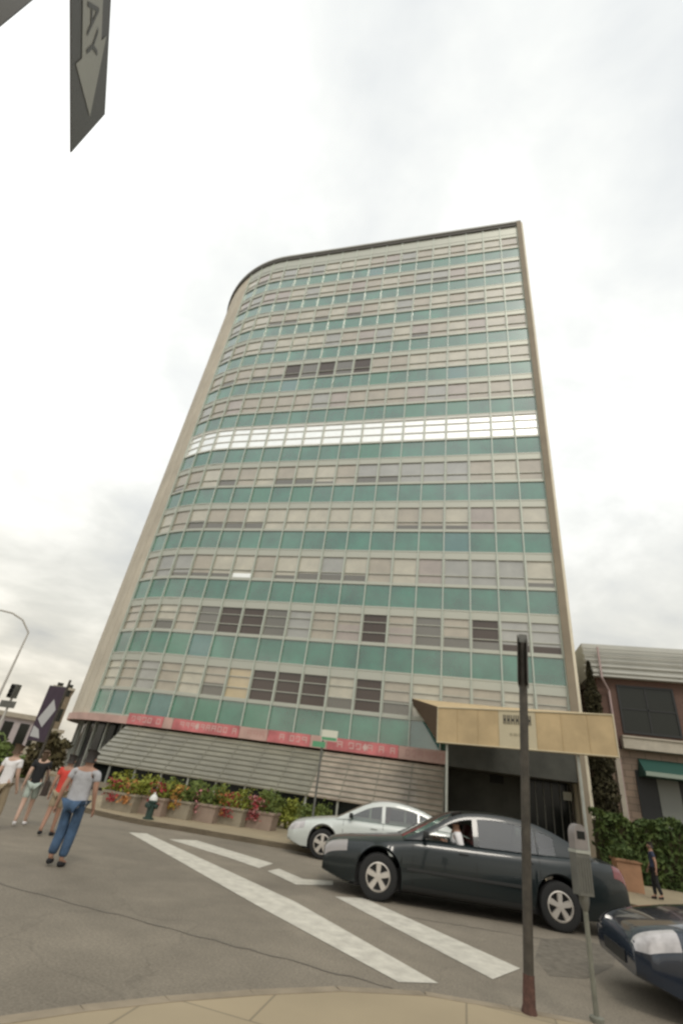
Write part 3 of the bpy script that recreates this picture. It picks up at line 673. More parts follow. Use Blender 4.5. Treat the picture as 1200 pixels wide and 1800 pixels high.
# taller shrubs behind the planters
def shrub(px, py, h, r, mt, label, seed, trunk=True):
    rg = random.Random(seed); p = G(px, py, .12); t = thing('shrub', label, 'shrub', (p.x, p.y, .12))
    q = MB(); 
    for k_ in range(4): q.tube([(0, 0, 0), (r * .3 * math.cos(k_ * 1.7), r * .3 * math.sin(k_ * 1.7), h * .7)], [.02, .006], 6)
    q.build('stem', M['bark'], t)
    q = MB()
    for c_ in range(9):
        cc = Vector((rg.uniform(-r, r) * .6, rg.uniform(-r, r) * .6, h * rg.uniform(.3, .85)))
        for i in range(120): leaves(q, [cc + Vector((rg.gauss(0, r * .28), rg.gauss(0, r * .28), rg.gauss(0, h * .13)))], .055, 0, rg)
    q.build('leaves', mt, t, fix=False)
shrub(470, 1452, .95, .55, M['leafm'], 'loose green shrub between the planters and the white car', 21)
shrub(500, 1456, .85, .5, M['leafy'], 'bright green shrub just above the white car bonnet', 22)
shrub(335, 1434, .9, .45, M['leafm'], 'spindly green shrub standing among the planters right of the hydrant', 23)
shrub(545, 1468, .9, .6, M['leafm'], 'dark green shrub partly behind the white car', 24)
# ------------------------------------------------------------------ hydrant
p = G(252, 1450, .0); hk = 1.0
hy = thing('fire_hydrant', 'dark green fire hydrant with a silver cap at the far kerb', 'fire hydrant', (p.x, p.y + .15, .12)); 
q = MB(); q.lathe([(0, 0), (.15, 0), (.15, .04), (.10, .05), (.10, .40), (.13, .41), (.13, .45), (.105, .46), (0, .46)], 20); q.build('barrel', M['hyd'], hy, smooth=True)
q = MB(); q.lathe([(0, .462), (.115, .462), (.11, .52), (.075, .58), (.03, .61), (.03, .66), (0, .66)], 20); q.build('cap', M['silver'], hy, smooth=True)
for a in (0, math.pi, -math.pi / 2):
    q = MB(); T = Matrix.Rotation(a, 4, 'Z') @ Matrix.Translation((.09, 0, .33)) @ Matrix.Rotation(math.pi / 2, 4, 'Y'); q.lathe([(0, 0), (.055, 0), (.055, .06), (.065, .062), (.065, .09), (.02, .1), (0, .1)], 14, 0, T); q.build('nozzle', M['hyd'], hy, smooth=True)
# ------------------------------------------------------------------ poles near the camera
p = G(930, 1782, .12); base = Vector((p.x, p.y, .12))
r = ray(916, 1130); zt2 = H + r.z * math.hypot(p.x, p.y) / math.hypot(r.x, r.y)
po = thing('sign_pole', 'dark brown sign pole with a rusty foot at the near kerb', 'sign pole', base); po.rotation_euler = (0, math.radians(2.6), 0)
q = MB(); q.tube([(0, 0, .26), (0, 0, zt2 - .12)], .046, 14); q.build('pole', M['darkmetal'], po, smooth=True)
q = MB(); q.tube([(0, 0, 0), (0, 0, .05), (0, 0, .26)], [.07, .056, .050], 14); q.build('foot', M['rust'], po, smooth=True)
q = MB(); T = Matrix.Rotation(math.radians(82), 4, 'Z'); q.box(-.15, .15, -.056, -.048, zt2 - .62, zt2 - .06, 0, T); q.box(-.15, .15, .048, .056, zt2 - .62, zt2 - .06, 0, T)
q.build('sign_plate', M['darkmetal'], po)
q = MB(); q.box(-.045, .045, -.045, .045, zt2 - .12, zt2 - .02); q.build('pole_cap', M['metal'], po)
# parking meter
p = G(1049, 1797, .12); pm = thing('parking_meter', 'grey parking meter with a domed head on a thin post right of the sign pole', 'parking meter', (p.x, p.y, .12), math.radians(28))
zt3 = up(p, 1022, 1449) - .12; pm.scale = (.76, .76, 1)
q = MB(); q.tube([(0, 0, 0), (0, 0, .03), (0, 0, .04), (0, 0, zt3 - .55)], [.08, .08, .03, .03], 14); q.build('post', mat('weathered_post', (.15, .15, .12), .6, var=.2, vs_=9), pm, smooth=True)
q = MB(); q.tube([(0, 0, zt3 - .72), (0, 0, zt3 - .66), (0, 0, zt3 - .60)], [.035, .06, .065], 14); q.build('collar', M['metal'], pm, smooth=True)
q = MB(); q.box(-.105, .105, -.07, .07, zt3 - .60, zt3 - .26)
for i in range(5): x = -.08 + i * .04; q.box(x - .006, x + .006, -.078, -.0702, zt3 - .57, zt3 - .29)
q.build('coin_vault', M['metal'], pm)
q = MB(); prof = [(-.10, 0), (.10, 0), (.10, .12)] + [(.10 * math.cos(a), .12 + .10 * math.sin(a)) for a in [math.pi * i / 12 for i in range(1, 12)]] + [(-.10, .12)]
zb3 = zt3 - .225
b0 = len(q.v); n_ = len(prof)
q.v += [(x, -.065, zb3 + z) for x, z in prof] + [(x, .065, zb3 + z) for x, z in prof]
q.f += [tuple(range(n_)), tuple(reversed(range(n_, 2 * n_)))] + [(i, (i + 1) % n_, n_ + (i + 1) % n_, n_ + i) for i in range(n_)]; q.m += [0] * (n_ + 2)
q.build('meter_head', M['metermetal'], pm, smooth=True)
q = MB(); q.box(-.11, .11, -.08, .08, zt3 - .257, zt3 - .228); q.build('head_band', M['lightmetal'], pm)
q = MB(); q.box(-.06, .06, -.072, -.066, zb3 + .09, zb3 + .16); q.build('display', M['darkglass'], pm)
# sign post in front of the tower
p = G(549, 1478, .12); p = FY(549, 1440, FARK + 1.3)
sp = thing('street_sign', 'thin grey post with a small white and green sign in front of the tower banner', 'street sign', (p.x, p.y, .12))
zz1 = up(p, 560, 1288)
q = MB(); q.tube([(0, 0, 0), (0, 0, zz1)], .03, 10); q.build('post', M['metal'], sp)
q = MB(); q.box(-.05, .45, -.05, -.034, zz1 - .32, zz1 - .02); q.build('sign_plate', M['white_sign'], sp)
q = MB(); q.box(-.03, .43, -.056, -.052, zz1 - .30, zz1 - .22); q.box(-.30, .10, -.05, -.034, zz1 - .52, zz1 - .36); q.build('sign_plate', M['signgreen'], sp)
# ------------------------------------------------------------------ ONE WAY sign overhead
e1 = ray(125, 268); e2 = ray(180, 195)
ta = e1.z / math.hypot(e1.x, e1.y); tb = e2.z / math.hypot(e2.x, e2.y); dd = .305 / (tb - ta)
P0 = AT(125, 268, dd); P1 = G(125, 0, P0.z); dirh = (P1 - P0); dirh.z = 0; dirh.normalize()
print('oneway', P0, dirh, dd)
LEN = .914
nrm = Vector((dirh.y, -dirh.x, 0))
if nrm.dot(-P0) < 0: nrm = -nrm
q0 = P0 + dirh * LEN
ow = thing('one_way_sign', 'black sign with a white arrow reading ONE WAY hanging high at the upper left edge', 'road sign', P0)
# local frame: X = reading direction (from near end towards the tip), Z up, -Y = face
Xr = -dirh; Zr = Vector((0, 0, 1)); Yr = -nrm
print('det', Xr.cross(Yr).dot(Zr)); mats_ = Matrix((Xr, Yr, Zr)).transposed().to_4x4(); mats_.translation = q0
def owp(x, z, y=0): return mats_ @ Vector((x, y, z))
q = MB(); q.hexa([owp(0, 0, .0), owp(LEN, 0, .0), owp(LEN, 0, .004), owp(0, 0, .004), owp(0, .305, 0), owp(LEN, .305, 0), owp(LEN, .305, .004), owp(0, .305, .004)]); q.build('sign_plate', M['signgrey'], ow, P0)
q = MB(); ar = [(.05, .075), (.66, .075), (.66, .03), (.86, .1525), (.66, .275), (.66, .23), (.05, .23)]
q.face([owp(x, z, -.002) for x, z in ar]); arw = q.build('arrow', M['signwhite'], ow, P0, fix=False)
fc = bpy.data.curves.new('lettering', 'FONT'); fc.body = 'ONE WAY'; fc.size = .128; fc.align_x = 'LEFT'
fo = bpy.data.objects.new('lettering_src', fc); COL.objects.link(fo); dg = bpy.context.evaluated_depsgraph_get()
me = bpy.data.meshes.new_from_object(fo.evaluated_get(dg)); bpy.data.objects.remove(fo)
for v in me.vertices: c = v.co.copy(); v.co = owp(.09 + c.x * 1.0, .108 + c.y, -.004) - P0
me.materials.clear(); me.materials.append(M['signgrey']); lo_ = bpy.data.objects.new('arrow_lettering', me); COL.objects.link(lo_); lo_.parent = arw
# its pole stands beside the camera, left of the picture
pc = q0 + dirh * .05
opl = thing('corner_pole', 'grey pole left of the camera that carries the overhead signs', 'pole', (pc.x, pc.y, .12))
q = MB(); q.tube([(0, 0, 0), (0, 0, P0.z + .55)], .035, 12); q.build('pole', M['metal'], opl)
# second plate at the very corner
a1, a2 = AT(0, 47, dd * .95), AT(62, -4, dd * .95)
dv = (a2 - a1).normalized(); upv = Vector((0, 0, 1)); 
a1 = a1 - dv * .5; a2 = a2 + dv * .25
z_ = Vector((-.04, -.10, .24))
q = MB(); off = Vector((.003, -.003, 0)); q.hexa([a1, a2, a2 + off, a1 + off, a1 + z_, a2 + z_, a2 + z_ + off, a1 + z_ + off]); o = q.build('road_sign', M['signgrey']); 
tag(o, 'corner of a dark grey sign plate cut off at the upper left corner', 'road sign')
# ------------------------------------------------------------------ left background
# street lamp
lp = AT(50, 1112, 34); ld = 34
LB = Vector((lp.x, lp.y, 0)); zl = lp.z
lt = thing('street_lamp', 'thin grey street lamp with a curved arm at the left edge against the sky', 'street lamp', LB)
q = MB(); armp = [AT(50, 1112, ld) - LB, AT(40, 1090, ld) - LB, AT(22, 1078, ld) - LB, AT(2, 1073, ld) - LB, AT(-12, 1073, ld) - LB]
q.tube([(0, 0, 0), (0, 0, zl * .5), (0, 0, zl)], [.10, .07, .045], 10); q.build('pole', M['lampfar'], lt, smooth=True)
q = MB(); q.tube([Vector((0, 0, zl - .05))] + armp, .05, 8); q.build('arm', M['lampfar'], lt, smooth=True)
q = MB(); c_ = armp[-1]; T = Matrix.Translation(c_); q.lathe([(0, -.12), (.16, -.10), (.22, 0), (.12, .08), (0, .1)], 14, 0, T @ Matrix.Diagonal((1.9, .8, 1, 1))); q.build('lamp_head', M['metal'], lt, smooth=True)
for (x, y, nm) in ((26, 1216, 1), (24, 1240, 0)):
    c_ = AT(x, y, 27) ; 
    if nm:
        t = thing('traffic_signal', 'small round backed traffic signal on a slim post at the left edge', 'traffic signal', (c_.x, c_.y, .0))
        q = MB(); q.tube([(0, 0, 0), (0, 0, c_.z + .3)], .05, 8); q.build('post', M['lampfar'], t)
        q = MB(); q.box(-.17, .17, -.17, .08, c_.z - .28, c_.z + .30); q.build('signal_housing', M['metal'], t)
        for k_ in range(3):
            q = MB(); q.lathe([(0, 0), (.085, 0), (.085, .09)], 12, 0, Matrix.Translation((0, -.171, c_.z - .18 + k_ * .18)) @ Matrix.Rotation(math.pi / 2, 4, 'X')); q.build('visor', M['trim'], t)
        q = MB(); z2 = AT(24, 1240, 27).z; q.box(-.42, .42, -.09, -.06, z2 - .14, z2 + .14); q.build('street_plate', M['metal'], t)
# vertical banner on a post
b0_, b1_ = AT(66, 1298, 24), AT(96, 1206, 24)
t = thing('banner_post', 'post carrying a dark purple vertical banner left of the tower', 'banner post', (b0_.x, b0_.y, 0))
q = MB(); q.tube([(0.45, 0, 0), (.45, 0, b1_.z + .3)], .05, 10); q.build('post', M['darkmetal'], t)
q = MB(); q.box(-.45, .40, -.02, .02, b0_.z - .1, b1_.z); fl_ = q.build('banner_cloth', M['banner'], t)
hb = b1_.z - b0_.z
q = MB(); q.face([(-.35, -.024, b0_.z + hb * .35), (.0, -.024, b0_.z + hb * .2), (.33, -.024, b0_.z + hb * .55), (.05, -.024, b0_.z + hb * .75)]); q.face([(-.4, -.024, b0_.z + hb * .02), (.1, -.024, b0_.z), (-.1, -.024, b0_.z + hb * .16), (-.4, -.024, b0_.z + hb * .22)])
q.build('banner_print', M['bannerl'], fl_, fix=False)
q = MB(); q.tube([(-.45, 0, b1_.z), (.45, 0, b1_.z)], .02, 6); q.tube([(-.45, 0, b0_.z - .1), (.45, 0, b0_.z - .1)], .02, 6); q.build('banner_bracket', M['metal'], t)
# far low buildings down the side street
def farbuild(px0, px1, pyt, dist, mt, label, dep=9, nwin=4, floors=1):
    a, b = AT(px0, pyt, dist), AT(px1, pyt, dist); c = (a + b) / 2; wd = (a - b).length; rz = math.atan2((b - a).y, (b - a).x)
    t = thing('distant_building', label, 'building', (c.x, c.y, 0), rz); hgt = (a.z + b.z) / 2
    q = MB(); q.box(-wd / 2, wd / 2, 0, dep, 0, hgt); q.build('wall', mt, t)
    q = MB(); q.box(-wd / 2 - .15, wd / 2 + .15, -.2, dep, hgt + .002, hgt + .3); q.build('roof_edge', M['ledge'], t)
    for f_ in range(floors):
        for i in range(nwin):
            x = -wd / 2 + wd * (i + .5) / nwin; q = MB(); z_ = 1.0 + f_ * 3; q.box(x - wd / nwin * .3, x + wd / nwin * .3, -.03, -.003, z_, z_ + 1.5); q.build('window', M['darkwin'], t)
farbuild(-90, 66, 1256, 42, M['far1'], 'low pale lilac building down the side street at the left edge', 9, 5)
farbuild(-20, 112, 1280, 60, M['far2'], 'low beige building seen beyond the banner post', 9, 6)
farbuild(94, 130, 1212, 75, M['far3'], 'brown brick building far down the side street just left of the tower', 9, 2, 3)
def tree(px, py_top, dist, r, mt, label, seed, n=2200, ls=.16):
    rg = random.Random(seed); c = AT(px, py_top, dist); h = c.z; t = thing('street_tree', label, 'tree', (c.x, c.y, 0))
    q = MB(); q.tube([(0, 0, 0), (.1, 0, h * .35), (0, .1, h * .6)], [.16, .12, .07], 8)
    for k_ in range(5): a = k_ * 1.3; q.tube([(0.05, 0, h * .4), (r * .5 * math.cos(a), r * .5 * math.sin(a), h * .75)], [.06, .02], 6)
    q.build('trunk', M['bark'], t)
    q = MB(); bl = [(Vector((rg.gauss(0, r * .45), rg.gauss(0, r * .45), h - r + rg.gauss(0, r * .4))), rg.uniform(.3, .5) * r) for i in range(14)]
    for i in range(n):
        c_, rr = rg.choice(bl); v = Vector((rg.gauss(0, 1), rg.gauss(0, 1), rg.gauss(0, 1))).normalized() * rr * rg.uniform(.6, 1.05); leaves(q, [c_ + v], ls, 0, rg)
    q.build('crown', mt, t, fix=False)
tree(14, 1293, 30, 1.3, M['farleaf'], 'light green street tree at the left edge behind the pedestrians', 31)
tree(92, 1290, 27, .9, mat('brownish_leaf', (.06, .055, .02), .85, col2=(.13, .10, .045), vs_=2), 'brownish street tree behind the pedestrians beside the tower', 32, 1600, .12)
# ------------------------------------------------------------------ cars
def interp(P, x):
    if x <= P[0][0]: return P[0][1]
    for (a, b), (c, d) in zip(P, P[1:]):
        if x <= c:
            t = (x - a) / (c - a); return b + (d - b) * t
    return P[-1][1]
def smoothp(P, n=3):
    for _ in range(n):
        Q = [P[0]]
        for a, b in zip(P, P[1:]): Q += [(a[0] * .75 + b[0] * .25, a[1] * .75 + b[1] * .25), (a[0] * .25 + b[0] * .75, a[1] * .25 + b[1] * .75)]
        Q.append(P[-1]); P = Q
    return P
def make_car(label, loc, rz, paint, L_, W_, deck, roof, wx, rt_, bx_, sidewin, cat='sedan car', name='sedan_car', trimc=None, hl='lamp', rim=True, wide_rim=.215):
    t = thing(name, label, cat, loc, rz, None)
    deck = smoothp(deck); roof = smoothp(roof); hw = W_ / 2; RT = rt_; AR = RT + .06
    def wid(x):
        u = abs(x - L_ / 2) / (L_ / 2); return hw * (1 - .22 * u ** 7 - .06 * u ** 2)
    def zbot(x):
        z = .20 + .10 * max(0, (abs(x - L_ / 2) / (L_ / 2)) - .85) / .15
        for c in wx:
            d = abs(x - c)
            if d < AR: z = max(z, RT + math.sqrt(max(0, AR * AR - d * d)))
        return z
    def section(x):
        w_ = wid(x); zd = interp(deck, x); zb = min(zbot(x), zd - .12); zs = zd - .055
        mid = max(zb + .02, .52)
        return [(0, zb), (w_ * .88, zb), (w_ * .955, zb + .02), (w_ * .99, max(zb + .04, .36)), (w_ * 1.0, max(zb + .05, mid)), (w_ * .985, max(zb + .055, zs - .12)), (w_ * .955, max(zb + .06, zs - .03)), (w_ * .90, zs + .02), (w_ * .6, zd), (0, zd + .02)]
    xs = sorted(set([round(L_ * i / 150, 4) for i in range(151)] + [.012, L_ - .012] + [c + s * AR * .999 for c in wx for s in (-1, 1)] + [c + s * AR for c in wx for s in (-1, 1)]))
    def P(x, y, z): return Vector((x - L_ / 2, y, z))
    q = MB()
    for sd_ in (1, -1): q.grid([[P(x, sd_ * y, z) for y, z in section(x)] for x in xs])
    for x in (0, L_):
        S = section(x); q.face([P(x, y, z) for y, z in S] + [P(x, -y, z) for y, z in reversed(S[1:-1])])
    body = q.build('body', paint, t, smooth=True)
    def surf(x, v, off=.004):
        S = section(x); v = v * (len(S) - 1); i = min(int(v), len(S) - 2); f = v - i
        y = S[i][0] + (S[i + 1][0] - S[i][0]) * f; z = S[i][1] + (S[i + 1][1] - S[i][1]) * f
        dy, dz = S[i + 1][0] - S[i][0], S[i + 1][1] - S[i][1]; l = math.hypot(dy, dz) or 1
        return y + dz / l * off, z - dy / l * off
    def patch(nm, x0, x1, v0, v1, mt, parent=t, off=.005, nx_=14, nv=6, sides=(1, -1), xo=0):
        for sd_ in sides:
            q = MB(); rows = []
            for i in range(nx_ + 1):
                x = x0 + (x1 - x0) * i / nx_; row = []
                for k_ in range(nv + 1):
                    y, z = surf(x, v0 + (v1 - v0) * k_ / nv, off); row.append(P(x, sd_ * y, z) + Vector((xo, 0, 0)))
                rows.append(row)
            q.grid(rows); q.build(nm, mt, parent, smooth=True, fix=False)
    patch('headlight', .02, .42, 5.0 / 9, 7.35 / 9, M[hl])
    patch('tail_light', L_ - .26, L_ - .02, 4.9 / 9, 6.9 / 9, M['tail'])
    patch('side_moulding', wx[0] + AR + .08, wx[1] - AR - .08, 3.95 / 9, 4.12 / 9, M['trim'], off=.012)
    patch('sill_trim', wx[0] + AR + .03, wx[1] - AR - .03, 1.0 / 9, 2.6 / 9, M['trim'], off=.006)
    # front grille and rear number plate
    q = MB(); zf = interp(deck, 0); w0 = wid(0)
    q.box(-L_ / 2 - .012, -L_ / 2 - .003, -w0 * .55, w0 * .55, zf - .20, zf - .09); q.build('grille', M['trim'], t)
    q = MB(); q.box(L_ / 2 + .003, L_ / 2 + .012, -.16, .16, .58, .70); q.build('number_plate', M['lampw'], t)
    for xx in (bx_[0], bx_[1], bx_[2]):
        patch('door_seam', xx - .005, xx + .005, 2.2 / 9, 6.9 / 9, M['black'], nx_=1, off=.003)
    for xx in (bx_[1] - .22, bx_[2] - .20):
        for sd_ in (1, -1):
            y, z = surf(xx, 5.3 / 9, .02); q = MB(); q.tube([P(xx - .08, sd_ * y, z), P(xx + .08, sd_ * y, z)], .014, 8); q.build('door_handle', trimc or paint, t, smooth=True)
    # underside
    q = MB(); q.box(wx[0] - .5 - L_ / 2, wx[1] + .5 - L_ / 2, -hw * .78, hw * .78, .17, .5); q.build('underbody', M['black'], t)
    # cabin
    x0c, x1c = roof[0][0], roof[-1][0]
    def rz_(x): return interp(roof, x)
    def bz(x): return interp(deck, x) - .02
    def halfw(x, z):
        b = bz(x); f = max(0, (z - b)) / .5; return wid(x) * (.90 - .22 * f)
    cx_ = [x0c + (x1c - x0c) * i / 70 for i in range(71)]
    wins = {n_: MB() for n_ in range(len(sidewin))}; pil = MB()
    fr_ = .045
    def rail(x): return max(bz(x) + .004, rz_(x) - .055)
    for sd_ in (1, -1):
        for a, b in zip(cx_, cx_[1:]):
            za0, zb0_ = bz(a), bz(b); za1, zb1 = rail(a), rail(b)
            mid = (a + b) / 2; wi = None
            for n_, (wa_, wb_) in enumerate(sidewin):
                if wa_ <= mid <= wb_: wi = n_
            la, lb = za1 - fr_, zb1 - fr_
            def pt(x, z, s=sd_): return P(x, s * halfw(x, z), z)
            if wi is None or la < za0 + .03 or lb < zb0_ + .03:
                pil.face([pt(a, za0), pt(b, zb0_), pt(b, zb1), pt(a, za1)])
            else:
                pil.face([pt(a, la), pt(b, lb), pt(b, zb1), pt(a, za1)])
                wins[wi].face([pt(a, za0), pt(b, zb0_), pt(b, lb), pt(a, la)])
            # side roof fillet
            pil.face([pt(a, za1), pt(b, zb1), P(b, sd_ * halfw(b, zb1) * .93, rz_(b)), P(a, sd_ * halfw(a, za1) * .93, rz_(a))])
    pil.build('window_pillars', paint, t, smooth=True)
    for n_, mb_ in wins.items():
        if n_ in OPEN: continue
        for sd_ in (1, -1):
            h_ = MB()
            for fc_ in mb_.f:
                pp = [mb_.v[i] for i in fc_]
                if pp[0][1] * sd_ > 0: h_.face(pp)
            h_.build('side_window', M['glass'], t, smooth=True)
    OPEN.clear()
    # windscreen, roof, rear screen
    def top(nm, xa, xb, mt):
        q = MB(); rows = []
        for i in range(15):
            x = xa + (xb - xa) * i / 14; wv = halfw(x, rail(x)) * .93; rows.append([P(x, wv * (j / 6 - 1), rz_(x) + .025 * (1 - (j / 6 - 1) ** 2)) for j in range(13)])
        q.grid(rows); q.build(nm, mt, t, smooth=True)
    zmax = max(z for x, z in roof); xr0 = min(x for x, z in roof if z > zmax - .10); xr1 = max(x for x, z in roof if z > zmax - .13)
    top('windscreen', x0c, xr0, M['glass']); top('roof', xr0, xr1, paint); top('rear_screen', xr1, x1c, M['glass'])
    # seats and dash
    for xs_, ys_ in ((x0c + .95, .36), (x0c + .95, -.36)):
        q = MB(); q.box(-.22, .24, -.24, .24, .38, .55, 0, Matrix.Translation((xs_ - L_ / 2, ys_, 0))); T = Matrix.Translation((xs_ + .22 - L_ / 2, ys_, .5)) @ Matrix.Rotation(.25, 4, 'Y')
        q.box(-.05, .06, -.23, .23, 0, .58, 0, T); q.box(-.04, .05, -.13, .13, .60, .80, 0, T); q.build('seat', M['seat'], t)
    q = MB(); T = Matrix.Translation((x0c + 1.95 - L_ / 2, 0, .5)) @ Matrix.Rotation(.25, 4, 'Y'); q.box(-.05, .1, -.6, .6, -.1, .50, 0, T); q.build('rear_seat', M['seat'], t)
    q = MB(); q.box(x0c + .05 - L_ / 2, x0c + .35 - L_ / 2, -hw * .8, hw * .8, .6, interp(deck, x0c) - .05); q.build('dashboard', M['trim'], t)
    # mirrors
    for sd_ in (1, -1):
        q = MB(); x = x0c + .38; z = bz(x) + .09; y = halfw(x, z)
        T = Matrix.Translation(P(x, sd_ * (y + .11), z)); q.lathe([(0, -.055), (.06, -.05), (.075, 0), (.06, .055), (0, .06)], 12, 0, T @ Matrix.Diagonal((.7, 1.35, 1, 1)))
        q.tube([P(x, sd_ * y * .99, z - .03), P(x, sd_ * (y + .08), z - .02)], .02, 6); q.build('wing_mirror', M['trim'], t, smooth=True)
    # wheels
    for c in wx:
        for sd_ in (1, -1):
            yc = sd_ * (hw * .93); T = Matrix.Translation(P(c, yc, RT)) @ Matrix.Rotation(-sd_ * math.pi / 2, 4, 'X')
            q = MB(); q.lathe([(wide_rim, -.20), (RT - .03, -.20), (RT, -.17), (RT, -.02), (RT - .015, .01), (RT - .04, .02), (wide_rim + .01, .015), (wide_rim, -.02), (wide_rim - .005, -.20)], 36, 0, T); wo = q.build('wheel', M['black'], t, smooth=True)
            q = MB(); q.lathe([(0, -.06), (wide_rim - .01, -.06)], 24, 0, T); q.build('brake_disc', M['trim'], wo)
            q = MB(); q.lathe([(wide_rim, .005), (wide_rim - .02, .012), (wide_rim - .028, -.02), (wide_rim - .02, -.05)], 36, 0, T); q.lathe([(0, .012), (.045, .010), (.05, -.01), (.06, -.05)], 20, 0, T)
            for k_ in range(5):
                a = 2 * math.pi * k_ / 5 + .3
                T2 = T @ Matrix.Rotation(a, 4, 'Z'); rr = wide_rim - .015
                q.hexa([T2 @ Vector(v) for v in ((.03, -.035, -.03), (rr, -.055, -.03), (rr, .055, -.03), (.03, .035, -.03), (.03, -.030, .008), (rr, -.042, .002), (rr, .042, .002), (.03, .030, .008))])
            q.build('rim', M['alloy'], wo, smooth=True)
    return t
OPEN = []
# dark sedan: wheel contacts give its place, heading and wheelbase
w1, w2 = G(661, 1586), G(989, 1641); wb = (w2 - w1).length; rz = math.atan2((w2 - w1).y, (w2 - w1).x); k_ = wb / 2.78
print('wheelbase', wb, math.degrees(rz))
side = Vector((-math.sin(rz), math.cos(rz), 0)); Wd = 1.80
ctr = (w1 + w2) / 2 + side * (Wd / 2 * .93)
Ls = 4.80 * k_; fx = (.90 * k_, .90 * k_ + wb)
def sc_p(P, kx, kz=1.06): return [(x * kx, z * kz) for x, z in P]
carpos = ctr + Vector((math.cos(rz), math.sin(rz), 0)) * (Ls / 2 - (fx[0] + fx[1]) / 2)
deckA = sc_p([(0, .60), (.05, .70), (.25, .76), (.7, .82), (1.25, .90), (1.5, .94), (2.6, .96), (3.6, .99), (4.2, 1.02), (4.6, 1.0), (4.75, .94), (4.8, .78)], k_)
roofA = sc_p([(1.28, .90), (1.72, 1.12), (2.12, 1.36), (2.55, 1.43), (3.05, 1.435), (3.5, 1.38), (3.9, 1.22), (4.28, 1.02)], k_)
OPEN.append(0)
car = make_car('dark green grey sedan with its front window open, crossing in front of the tower entrance', carpos, rz, M['sedan'], Ls, Wd, deckA, roofA, fx, .345, [1.42 * k_, 2.42 * k_, 3.40 * k_], [(1.62 * k_, 2.40 * k_), (2.50 * k_, 3.36 * k_), (3.42 * k_, 3.70 * k_)], trimc=M['trim'], hl='lampw')
# white car behind
w1 = G(562, 1512); w1.z = 0
Wd2 = 1.78; L2 = 4.75; rz2 = rz - math.radians(2); s2 = Vector((-math.sin(rz2), math.cos(rz2), 0)); d2 = Vector((math.cos(rz2), math.sin(rz2), 0))
pos2 = w1 + s2 * (Wd2 / 2 * .93) + d2 * (L2 / 2 - .92)
deckB = [(0, .55), (.05, .66), (.25, .74), (.7, .83), (1.2, .91), (1.5, .94), (2.6, .96), (3.6, .99), (4.2, .98), (4.55, .92), (4.7, .82), (4.75, .66)]
roofB = [(1.20, .90), (1.62, 1.12), (2.02, 1.33), (2.45, 1.42), (2.9, 1.41), (3.4, 1.32), (3.85, 1.16), (4.2, .99)]
make_car('white rounded sedan partly hidden behind the dark sedan', pos2, rz2, M['whitepaint'], L2, Wd2, deckB, roofB, (.92, .92 + 2.72), .32, [1.40, 2.40, 3.30], [(1.60, 2.36), (2.46, 3.25), (3.3, 3.75)])
# dark blue car at the near kerb
nose = G(1076, 1690); rz3 = math.radians(4)
L3 = 4.7; W3 = 1.8; d3 = Vector((math.cos(rz3), math.sin(rz3), 0)); s3 = Vector((-math.sin(rz3), math.cos(rz3), 0))
f3 = G(1165, 1795)
pos3 = Vector((nose.x, 0, 0)) ; pos3 = Vector((FY(1078, 1660, 8.0).x, 7.95, 0)) + d3 * (L3 / 2)
make_car('dark blue sedan at the lower right corner, only its bonnet and headlight showing', pos3, rz3, M['blue'], L3, W3, deckB, roofB, (.90, .90 + 2.68), .32, [1.40, 2.40, 3.30], [(1.60, 2.36), (2.46, 3.25), (3.3, 3.7)])
# ------------------------------------------------------------------ people
def skinmesh(name, verts, edges, rad, mt, parent, sub=2, root=0):
    me = bpy.data.meshes.new(name); me.from_pydata([tuple(v) for v in verts], edges, []); o = bpy.data.objects.new(name + '_src', me); COL.objects.link(o)
    md = o.modifiers.new('s', 'SKIN'); md.use_smooth_shade = True
    for i, sv in enumerate(me.skin_vertices[0].data):
        r = rad[i]; sv.radius = r if isinstance(r, tuple) else (r, r); sv.use_root = (i == root)
    md2 = o.modifiers.new('d', 'SUBSURF'); md2.levels = sub; md2.render_levels = sub
    dg = bpy.context.evaluated_depsgraph_get(); dg.update(); nm = bpy.data.meshes.new_from_object(o.evaluated_get(dg)); bpy.data.objects.remove(o)
    nm.name = name; nm.materials.clear(); nm.materials.append(mt)
    for p in nm.polygons: p.use_smooth = True
    ob = bpy.data.objects.new(name, nm); COL.objects.link(ob); ob.parent = parent; return ob
